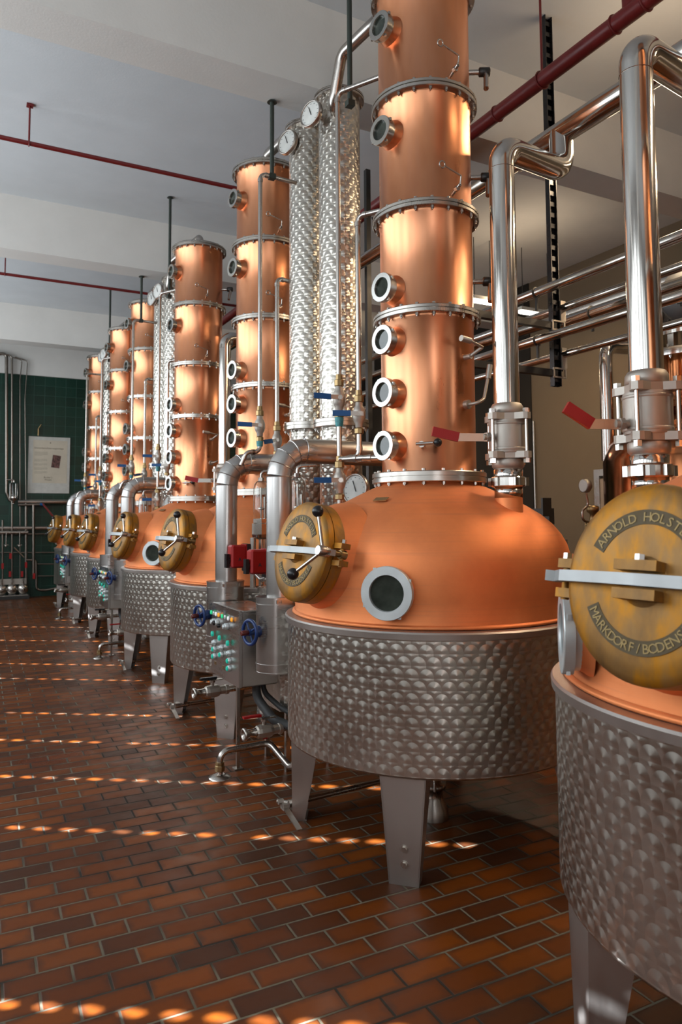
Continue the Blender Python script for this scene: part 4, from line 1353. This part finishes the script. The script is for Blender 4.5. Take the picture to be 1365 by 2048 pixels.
def foot_pipe(y, tpl):
    t = thing('foot_lever', lab(tpl), 'foot lever', (1.70, y, 0.075), 'foot lever pipes under the stills')
    b = MB(); b.cyl((0.03, 0, 0), (0.80, 0.06, 0.0), 0.016, 14); b.cyl((0.0, 0, 0), (0.11, 0.006, 0), 0.022, 16); b.build('cross_pipe', 'pipe', t)
    l = MB()
    l.box((-0.03, -0.02, 0.0), (0.03, 0.05, 0.035)); l.cyl((-0.06, 0.02, 0.02), (-0.01, -0.02, 0.015), 0.012, 10); l.hexn((-0.045, 0.0, 0.02), (1, 0, 0), 0.016, 0.03)
    l.build('pivot_block', 'cast', t)
    e = V((-0.03, -0.02, 0.0)); f2 = V((-0.04, -0.25, -0.045))
    d2 = f2 - e
    m = frame(d2, o=e)
    l = MB(); l.box((0, 0, d2.length / 2), (0.030, 0.006, d2.length), m); l.build('lever', 'steel', t)
    P(t, tpl)


foot_pipe(3.90, 'low steel pipe with foot lever under the front still of the {w} pair')
foot_pipe(6.36, 'low steel pipe with foot lever under the rear still of the {w} pair')

# ceiling rods that carry the water pipes
def rod(p, z0, tpl, first=True):
    o = MB(); o.cyl((p[0], p[1], z0), (p[0], p[1], p[2]), 0.017, 12)
    o.box((p[0], p[1], z0), (0.05, 0.05, 0.04)); o.lathe([(0.04, -0.012), (0.03, 0.0)], tr(p[0], p[1], p[2]), 16)
    return loose(o, 'hanger_rod', 'rod', tpl, 'rod', 'dark rods from the ceiling')


rod((2.10, 5.125, 4.998), 4.38, 'dark hanger rod before the left condenser of the {w} pair')
rod((2.20, 4.02, ZC), 4.42, 'dark hanger rod from the ceiling before the right condenser of the {w} pair')

dial((2.22, 4.02, 1.88), (2.32, 4.02, 1.86), 'white dial half hidden behind the neck flange of the front still of the {w} pair')
index_children()
OFF = [0, 4.66, 8.70]
for o, tpl in list(PAIR):
    for w in (1, 2):
        if o.name.startswith('hanger_rod') and tpl.startswith('dark hanger rod before'):
            if w == 2: continue
        c = copy_tree(o)
        c.location = o.location + V((0, OFF[w], 0))
        c['label'] = lab(tpl, w)


# ------------------------------------------------------------------ ceiling services
def red_pipe(p0, p1, r, label, hang):
    t = thing('sprinkler_pipe', label, 'pipe', (0, 0, 0), 'red sprinkler pipes')
    MB().cyl(p0, p1, r, 18).build('pipe_run', 'redpipe', t)
    for h in hang:
        h = V(h)
        b = MB(); b.cyl(h, (h.x, h.y, ZC), 0.009, 8); b.torus(r + 0.006, 0.006, frame(V(p1) - V(p0), o=h), 20, 6)
        b.box((h.x, h.y, ZC - 0.01), (0.06, 0.06, 0.02))
        b.build('hanger', 'redpipe', t)
    return t


a0, a1 = at(0, 270, Y=7.30), at(450, 377, Y=7.32)
zr = (a0.z + a1.z) / 2
h1 = at(58, 288, Y=7.30)
red_pipe((XL + 0.05, 7.30, zr), (4.13, 7.30, zr), 0.022, 'thin red sprinkler pipe crossing the ceiling at left, nearer one', [(h1.x, 7.30, zr)])
a0 = at(140, 566, Y=11.5)
h2 = at(10, 548, Y=11.5)
red_pipe((XL + 0.05, 11.5, a0.z), (4.13, 11.5, a0.z), 0.022, 'thin red sprinkler pipe crossing the ceiling at left, farther one', [(h2.x, 11.5, a0.z)])
m0 = at(1085, 160, X=3.70)
rp = red_pipe((3.70, -1.0, m0.z), (3.70, 12.0, m0.z), 0.058, 'thick dark red sprinkler main running along the ceiling at right', [(3.70, m0.y, m0.z)])
b = MB(); q = at(1262, 30, X=3.70); b.cyl((3.70, q.y, m0.z), (3.70, q.y, ZC), 0.05, 18)
b.build('riser_branch', 'redpipe', rp)
for y in (q.y + 0.12, q.y - 0.12, m0.y + 0.5): MB().torus(0.06, 0.008, frame((0, 1, 0), o=(3.70, y, m0.z)), 20, 6).build('coupling', 'redpipe', rp)

# perforated strut with two brackets and the pipes they carry
STY = 4.10
sx = at(1106, 500, Y=STY).x
t = thing('strut_rack', 'dark perforated steel strut hanging from the ceiling with two cross arms', 'pipe rack', (sx, STY, 0))
s = MB()
for dx in (-0.035, 0.035): s.box((dx, 0, (2.70 + ZC) / 2), (0.006, 0.045, ZC - 2.70))
s.box((0, 0.02, (2.70 + ZC) / 2), (0.07, 0.006, ZC - 2.70))
for k in range(34): s.box((0, -0.005, 2.75 + k * 0.087), (0.066, 0.004, 0.035))
s.build('upright', 'black', t)
for z in (3.17, 2.80):
    b = MB(); b.box((-0.42, 0, z), (0.84, 0.05, 0.05)); b.build('cross_arm', 'dark', t)
    b = MB()
    for dx in (-0.06, 0.06): b.box((0.01 + dx, -0.03, z), (0.012, 0.012, 0.08))
    b.box((0.01, -0.03, z + 0.034), (0.12, 0.012, 0.012)); b.box((0.01, -0.03, z - 0.034), (0.12, 0.012, 0.012))
    b.box((0.06, -0.03, z + 0.12), (0.05, 0.012, 0.16))
    b.build('bracket', 'cast', t)
PIPES = [(4.10, 3.315, 0.032, 'upper thin polished pipe resting on the upper arm of the dark rack'),
         (3.86, 3.41, 0.036, 'topmost polished pipe running behind the vapour pipes at right'),
         (4.45, 3.33, 0.050, 'thicker polished pipe starting behind the perforated strut'),
         (3.86, 3.04, 0.036, 'polished pipe running just below the upper arm of the dark rack'),
         (4.10, 2.95, 0.028, 'lowest thin polished pipe on the lower arm of the dark rack')]
for x, z, r, l in PIPES:
    t = thing('process_pipe', l, 'pipe', (x, 0, z), 'polished pipes on the right-hand rack')
    MB().cyl((0, 0.6, 0), (0, 11.0 if r < .05 else 4.42, 0), r, 24).build('pipe_run', 'chrome', t)
    b = MB(); b.torus(r + 0.004, 0.006, frame((0, 1, 0), o=(0, STY, 0)), 20, 6); b.cyl((0, STY, -r), (0, STY, -r - 0.10), 0.012, 8); b.build('pipe_clip', 'dark', t)
t = thing('air_duct', 'wide pale insulated duct with tapered end behind the polished pipes at right', 'duct', (5.6, 0, 3.80))
MB().cyl((0, 1.5, 0), (0, 5.5, 0), 0.115, 28).build('duct_run', 'steel', t)
MB().lathe([(0.115, 0), (0.11, 0.05), (0.06, 0.22)], frame((0, 1, 0), o=(0, 5.5, 0)), 28).build('tapered_end', 'sheet', t)
MB().cyl((0, 5.7, 0), (0.0, 8.2, 0.05), 0.06, 20).build('thin_run', 'chrome', t)
t = MB(); p = at(1212, 760, X=4.9)
t.tube([(4.36, 3.90, 2.12), (4.36, 3.90, 3.0), (5.0, 3.95, 3.05)], 0.05, 0.1, 24)
tag(t.build('steam_pipe', 'chrome'), 'upright polished pipe standing before the tan wall at right', 'pipe')

pp = at(736, 500, Y=5.6)
t = thing('strut_post', 'dark narrow steel post from floor to ceiling behind the nearest condenser tubes', 'post', (pp.x, 5.6, 0))
b = MB(); b.box((0, 0, 2.45), (0.045, 0.045, 4.9)); b.box((0, 0, 0.005), (0.12, 0.12, 0.01)); b.build('upright', 'dark', t)
b = MB(); b.tube([(0.03, -0.03, 4.45), (0.10, -0.05, 4.25), (0.16, -0.05, 4.35), (0.2, -0.05, 4.6)], 0.006, 0.05, 8); b.build('cable_loop', 'rubber', t)
# ceiling tube lamps
def lamp(p0, p1, label):
    p0, p1 = V(p0), V(p1)
    t = thing('tube_lamp', label, 'lamp', p0, 'ceiling tube lamps')
    d2 = p1 - p0
    MB().cyl((0, 0, 0), d2, 0.028, 14).build('tube', 'tube', t)
    m = frame(d2)
    hv = MB(); hv.box((d2 / 2) + V((0, 0, 0.05)), (max(0.09, abs(d2.x)), max(0.09, abs(d2.y)), 0.05)); hv.build('lamp_housing', 'white', t)
    for k in (0.1, 0.9): 
        q = d2 * k
        MB().cyl(q + V((0, 0, 0.07)), V((q.x, q.y, ZC - p0.z)), 0.006, 8).build('suspension', 'dark', t)


q0 = at(1312, 158, X=5.6); lamp(q0, (5.6, q0.y - 1.5, q0.z), 'bright ceiling tube lamp at the top right corner of the picture')
q0, q1 = at(946, 601, Y=8.0), at(986, 609, Y=8.0)
lamp((q0.x, 8.0, q0.z), (q1.x, 8.0, q0.z), 'far ceiling tube lamp seen left of the polished vapour pipe')
q0, q1 = at(1040, 618, Y=8.0), at(1104, 634, Y=8.0)
lamp((q0.x, 8.0, q1.z), (q1.x, 8.0, q1.z), 'far ceiling tube lamp seen right of the polished vapour pipe')

# ------------------------------------------------------------------ second still and fittings at the right rear
t = thing('agitator_still', 'dark polished copper kettle with motor on top, behind the right-edge still', 'still', (4.75, 3.45, 0))
MB().lathe([(0.62, 0.45), (0.64, 0.5), (0.64, 2.10), (0.60, 2.22), (0.48, 2.36), (0.32, 2.46), (0.27, 2.50), (0.27, 2.62)], None, 64).build('copper_body', 'dcop', t)
MB().lathe([(0.23, 2.60), (0.23, 2.84)], None, 40).build('glass_neck', 'amberpane', t)
fl, bo = flange(2.87, 0.2, 0.34, 16, 0.06); fo = fl.build('flange', 'chrome', t); add_bolts(bo, 'chrome', fo)
b = MB()
for k in range(8):
    a = k * PI / 4; b.box((0.2 * math.cos(a), 0.2 * math.sin(a), 2.97), (0.05, 0.05, 0.15))
b.lathe([(0.24, 3.02), (0.24, 3.08)], None, 32); b.build('lantern', 'chrome', t)
b = MB(); b.lathe([(0.17, -0.22), (0.19, -0.2), (0.19, 0.1), (0.21, 0.12), (0.21, 0.2), (0.12, 0.24)], frame((-0.75, -0.66, 0.05), o=(0, 0, 3.28)), 28)
for k in range(16):
    a = k * PI / 8; b.box((0.195 * math.cos(a), 0.195 * math.sin(a), -0.05), (0.03, 0.012, 0.28), frame((-0.75, -0.66, 0.05), o=(0, 0, 3.28)) @ Matrix.Identity(4))
mo = b.build('motor', 'grey', t)
b = MB()
m = frame((-0.75, -0.66, 0.05), o=(0, 0, 3.28))
for k in range(-6, 7):
    w = math.sqrt(max(0.0, 0.13 ** 2 - (k * 0.02) ** 2))
    b.box((k * 0.02, 0, 0.245), (0.004, 2 * w, 0.004), m); b.box((0, k * 0.02, 0.248), (2 * w, 0.004, 0.004), m)
b.build('fan_grille', 'black', mo)
for k in range(4):
    a = PI / 4 + k * PI / 2; MB().cyl((0.5 * math.cos(a), 0.5 * math.sin(a), 0), (0.5 * math.cos(a), 0.5 * math.sin(a), 0.5), 0.03, 12).build('leg', 'steel', t)

p = at(1170, 1060, Y=4.3)
t = thing('steam_manifold', 'small brown steam fitting with pressure gauge between the two nearest stills', 'steam fitting', (p.x, 4.3, 0))
z0 = p.z
b = MB(); b.cyl((0, 0, 0), (0, 0, z0 - 0.10), 0.018, 12); b.cyl((0.10, 0, 0), (0.10, 0, z0 - 0.2), 0.018, 12); b.build('stand_pipe', 'pipe', t)
b = MB(); b.lathe([(0.03, -0.22), (0.05, -0.2), (0.05, -0.17), (0.03, -0.16), (0.03, -0.1)], tr(0, 0, z0), 14); b.cyl((-0.01, 0, z0 - 0.12), (0.11, 0, z0 - 0.12), 0.024, 12)
b.lathe([(0.045, -0.13), (0.05, -0.1), (0.03, -0.08), (0.055, -0.02), (0.06, 0.03), (0.06, 0.045), (0.03, 0.06), (0.025, 0.13), (0.05, 0.15), (0.05, 0.19), (0.03, 0.2)], tr(0.10, 0, z0), 16)
for k in range(6):
    a = k * PI / 3; b.cyl((0.10 + 0.06 * math.cos(a), 0.06 * math.sin(a), z0 - 0.03), (0.10 + 0.06 * math.cos(a), 0.06 * math.sin(a), z0 + 0.06), 0.01, 8)
b.build('reducing_valve', 'brass2', t)
b = MB(); b.tube([(0.10, 0, z0 + 0.05), (-0.02, 0, z0 + 0.08), (-0.02, 0, z0 + 0.16), (0.05, 0, z0 + 0.20), (0.03, 0, z0 + 0.30)], 0.010, 0.04, 10); b.build('siphon', 'pipe', t)
b = MB(); b.lathe([(0.05, -0.03), (0.055, -0.025), (0.055, 0.02), (0.048, 0.022)], frame((-0.9, 0.1, 0), o=(0.02, 0, z0 + 0.36)), 24); b.build('gauge', 'cast', t)

# vertical conduit on the rear wall
cc = at(1069, 900, X=XR - 0.03)
tag(MB().cyl((XR - 0.03, cc.y, 0), (XR - 0.03, cc.y, 3.3), 0.02, 12).build('wall_conduit', 'steel'), 'thin pale upright conduit at the corner of the tan wall', 'conduit')
cq = at(1075, 1015, X=4.6)
t = thing('floor_scale', 'dark grey cast bracket pair showing above the shoulder of the foreground still', 'bracket', (4.6, cq.y, 0))
MB().box((0, 0, 0.75), (0.22, 0.5, 1.5)).build('cast_stand', 'grey', t)
b = MB(); b.box((-0.08, 0.16, cq.z + 0.02), (0.1, 0.02, 0.16)); b.box((-0.08, -0.2, cq.z + 0.0), (0.1, 0.02, 0.16)); b.box((-0.02, 0.0, cq.z - 0.08), (0.06, 0.4, 0.14)); b.build('bracket_ear', 'dark', t)

# ------------------------------------------------------------------ far wall: pipework, pumps, poster
YW = YF - 0.06
def wp(u, v, d=0.0): return at(u, v, Y=YW - d)


FG = 'thin pipes on the green wall'
def wall_pipe(pix, r, label, d=0.05, mat='wpipe'):
    o = MB(); o.tube([wp(u, v, d) for u, v in pix], r, 0.08, 12)
    return tag(o.build('wall_pipe', mat), label, 'pipe', FG)


wall_pipe([(-30, 712), (13, 706), (13, 985), (20, 1002), (28, 1002)], 0.035, 'thickest upright pipe at the left end of the green wall', 0.1)
wall_pipe([(-30, 700), (24, 712), (24, 1180)], 0.022, 'second upright pipe from the left on the green wall', 0.12)
wall_pipe([(26, 715), (44, 720), (40, 760), (40, 1180)], 0.012, 'thin upright pipe left of the poster on the green wall', 0.08)
wall_pipe([(30, 714), (55, 722), (50, 800), (52, 1010)], 0.012, 'thin upright pipe just beside the poster on the green wall', 0.06)
wall_pipe([(52, 1005), (52, 1175)], 0.030, 'upright pipe below the lower left poster corner', 0.1)
wall_pipe([(36, 1004), (135, 1004)], 0.055, 'thick horizontal rail right under the poster', 0.08, 'steel')
wall_pipe([(36, 1010), (84, 1009)], 0.028, 'short horizontal pipe with valve under the poster', 0.16)
wall_pipe([(67, 1010), (67, 1150)], 0.034, 'upright pipe hanging right of the pumps', 0.16)
wall_pipe([(-20, 1056), (95, 1056)], 0.05, 'pale horizontal rail behind the far hatches', 0.09, 'steel')
wall_pipe([(-20, 1065), (56, 1065)], 0.045, 'second pale horizontal rail below the first one at far left', 0.12, 'steel')
wall_pipe([(-20, 1068), (92, 1068)], 0.018, 'dark thin horizontal pipe behind the farthest hatch', 0.1)
wall_pipe([(-20, 1105), (110, 1105)], 0.016, 'thin horizontal pipe above the pumps', 0.08)
wall_pipe([(52, 1120), (72, 1120), (73, 1180), (92, 1180), (115, 1176)], 0.028, 'bent pipe right of the pumps leading to the farthest still', 0.14)
wall_pipe([(75, 1128), (108, 1128)], 0.014, 'short thin horizontal pipe near the farthest still, upper one', 0.07)
wall_pipe([(75, 1152), (108, 1152)], 0.014, 'short thin horizontal pipe near the farthest still, lower one', 0.07)
wall_pipe([(5, 1040), (5, 1180)], 0.022, 'upright pipe at the far left frame edge above a pump', 0.12)
wall_pipe([(28, 1095), (48, 1115)], 0.016, 'slanting pipe above the pumps', 0.13)
b = thing('red_hose_pipe', 'red slanting pipe from the rail to the farthest hatch', 'pipe', wp(86, 1008, 0.25))
e = wp(108, 1035, 0.9) - b.location
MB().cyl((0, 0, 0), e, 0.022, 12).build('pipe_run', 'redpipe', b)
MB().cyl((-0.06, 0, 0), (0.02, 0, -0.02), 0.03, 12).build('blue_joint', 'blue', b)
for i, (u, v, l) in enumerate(((21, 1112, 'red lever handle on the pipe above the middle pump'), (52, 1130, 'red lever handle on the pipe above the right pump'), (20, 1148, 'low red lever handle above the middle pump'), (44, 1148, 'low red lever handle above the right pump'), (5, 1132, 'red lever handle at the left frame edge above the left pump'), (68, 1152, 'red lever handle on the pipe end right of the pumps'))):
    p = wp(u, v, 0.2)
    o = MB(); o.box(p, (0.045, 0.04, 0.12)); o.cyl(p + V((0, 0.02, 0.02)), p + V((0, 0.08, 0.02)), 0.016, 8)
    tag(o.build('lever_handle', 'red'), l, 'valve handle', 'red lever handles on the far wall')
for i, (u, v, l) in enumerate(((12, 1092, 'first'), (39, 1092, 'second'))):
    p = wp(u, v, 0.16)
    o = MB(); o.tube([p + V((0, 0, .3)), p], 0.014, 0, 10); o.sphere(p, 0.03, 10); o.cyl(p + V((-.05, 0, 0.02)), p + V((.05, 0, 0.02)), 0.012, 8)
    tag(o.build('drip_valve', 'pipe'), '%s small drip valve from the left below the pale rails' % l, 'valve', 'small drip valves on the far wall')
# glass jar
p = wp(27, 1002, 0.14)
t = thing('sight_jar', 'small glass jar on the pipe at the left end of the green wall', 'glass vessel', p)
MB().lathe([(0.07, 0.12), (0.07, 0.36), (0.05, 0.40), (0.02, 0.41)], None, 24, False, False).build('glass_jar', 'glass', t)
b = MB(); b.lathe([(0.03, -0.06), (0.03, 0.0), (0.075, 0.03), (0.075, 0.11), (0.06, 0.12)], None, 18)
for k in range(4):
    a = k * PI / 2 + .4; b.cyl((0.085 * math.cos(a), 0.085 * math.sin(a), 0.06), (0.085 * math.cos(a), 0.085 * math.sin(a), 0.38), 0.006, 6)
b.tube([(0, 0, 0.41), (0, 0, 0.46), (-0.15, 0, 0.46)], 0.016, 0.04, 10); b.build('jar_holder', 'chrome', t)
# pumps
base = wp(25, 1190, 0.2)
t = thing('pump_skid', 'low steel base frame carrying the three pumps', 'frame', (base.x, base.y, 0))
MB().box((-0.1, 0, 0.035), (0.85, 0.34, 0.07)).build('base_plate', 'dark', t)
MB().box((-0.1, 0, 0.078), (0.80, 0.30, 0.016)).build('drip_tray', 'steel', t)
MB().box((-0.1, 0.1, 0.36), (0.75, 0.08, 0.12)).build('manifold', 'cast', t)
for u, l in ((3, 'left'), (24, 'middle'), (46, 'right')):
    p = wp(u, 1178, 0.25)
    t = thing('pump', '%s of the three round steel pumps at the foot of the green wall' % l, 'pump', (p.x, p.y, 0.2), 'pumps below the green wall')
    m = frame((0, -1, 0))
    MB().lathe([(0.10, -0.10), (0.11, -0.08), (0.11, 0.0), (0.095, 0.03), (0.06, 0.045), (0.03, 0.05)], m, 28).build('pump_housing', 'pipe', t)
    MB().lathe([(0.03, 0.05), (0.035, 0.055), (0.035, 0.08), (0.02, 0.085)], m, 14).build('suction_port', 'chrome', t)
    MB().cyl((0, 0.03, 0.09), (0, 0.03, 0.22), 0.02, 12).build('pressure_port', 'pipe', t)
    MB().box((0, 0.05, -0.10), (0.14, 0.10, 0.035)).build('foot', 'grey', t)

# poster
pa, pb = wp(58, 872), wp(139, 988)
pc = wp(141, 874)
pw, ph = (pc.x - pa.x), (pa.z - wp(58, 986).z)
t = thing('poster', 'white framed information poster hanging on the green tiled wall', 'poster', (pa.x, YW + 0.04, pa.z - ph))
MB().box((pw / 2, 0, ph / 2), (pw, 0.016, ph)).build('board', 'paper_edge', t)
MB().box((pw * .52, -0.0095, ph * .56), (pw * .83, 0.003, ph * .76)).build('printed_sheet', 'paper', t)
b = MB()
for y0, n, l in ((.73, 6, .32), (.60, 4, .31), (.52, 3, .31), (.45, 4, .32), (.385, 4, .32)):
    for k in range(n):
        ll = l * (1.0 if k < n - 1 else 0.6)
        b.box((pw * (.14 + ll / 2), -0.0115, ph * (y0 - k * .0125)), (pw * ll, 0.001, ph * .004))
b.build('text_lines', 'ink2', t)
def line(s, cx, z, size, nm):
    cu = bpy.data.curves.new('glyph', 'FONT'); cu.body = s; cu.align_x = 'CENTER'; cu.extrude = 0.01; cu.resolution_u = 2
    ob = bpy.data.objects.new('glyph', cu); COL.objects.link(ob)
    me = ob.evaluated_get(bpy.context.evaluated_depsgraph_get()).to_mesh()
    w = max(v.co.x for v in me.vertices) - min(v.co.x for v in me.vertices)
    k = size / w
    mb = MB(); mb.add([tuple(v.co) for v in me.vertices], [tuple(p.vertices) for p in me.polygons], tr(cx, -0.0115, z) @ Matrix.Rotation(PI / 2, 4, 'X') @ Matrix.Diagonal((k, k, 0.05, 1)), False)
    bpy.data.objects.remove(ob); bpy.data.curves.remove(cu)
    mb.build(nm, 'ink', t)
line('Demethanolisierungsanlage', pw * .49, ph * .785, pw * .70, 'heading')
line("Butler's", pw * .48, ph * .265, pw * .20, 'emblem')
line('Wissen', pw * .48, ph * .225, pw * .17, 'emblem_subline')
MB().box((0, 0, 0), (pw * .20, 0.001, ph * .225), tr(pw * .665, -0.0118, ph * .565) @ Matrix.Rotation(0.12, 4, 'Y')).build('photograph', 'photo', t)
MB().lathe([(0.012, 0), (0.008, 0.006)], frame((0, -1, 0), o=(pw * .52, -0.012, ph * .895)), 12).build('pin', 'ink', t)
# bare hooks of stained tiles above the poster
hk = wp(77, 858, 0.02)
o = MB(); o.tube([hk + V((0, 0, -0.15)), hk, hk + V((0.05, -0.06, 0.10))], 0.016, 0.03, 10)
tag(o.build('wall_hook', 'brass2'), 'small brass pipe stub on the green wall above the poster', 'hook')
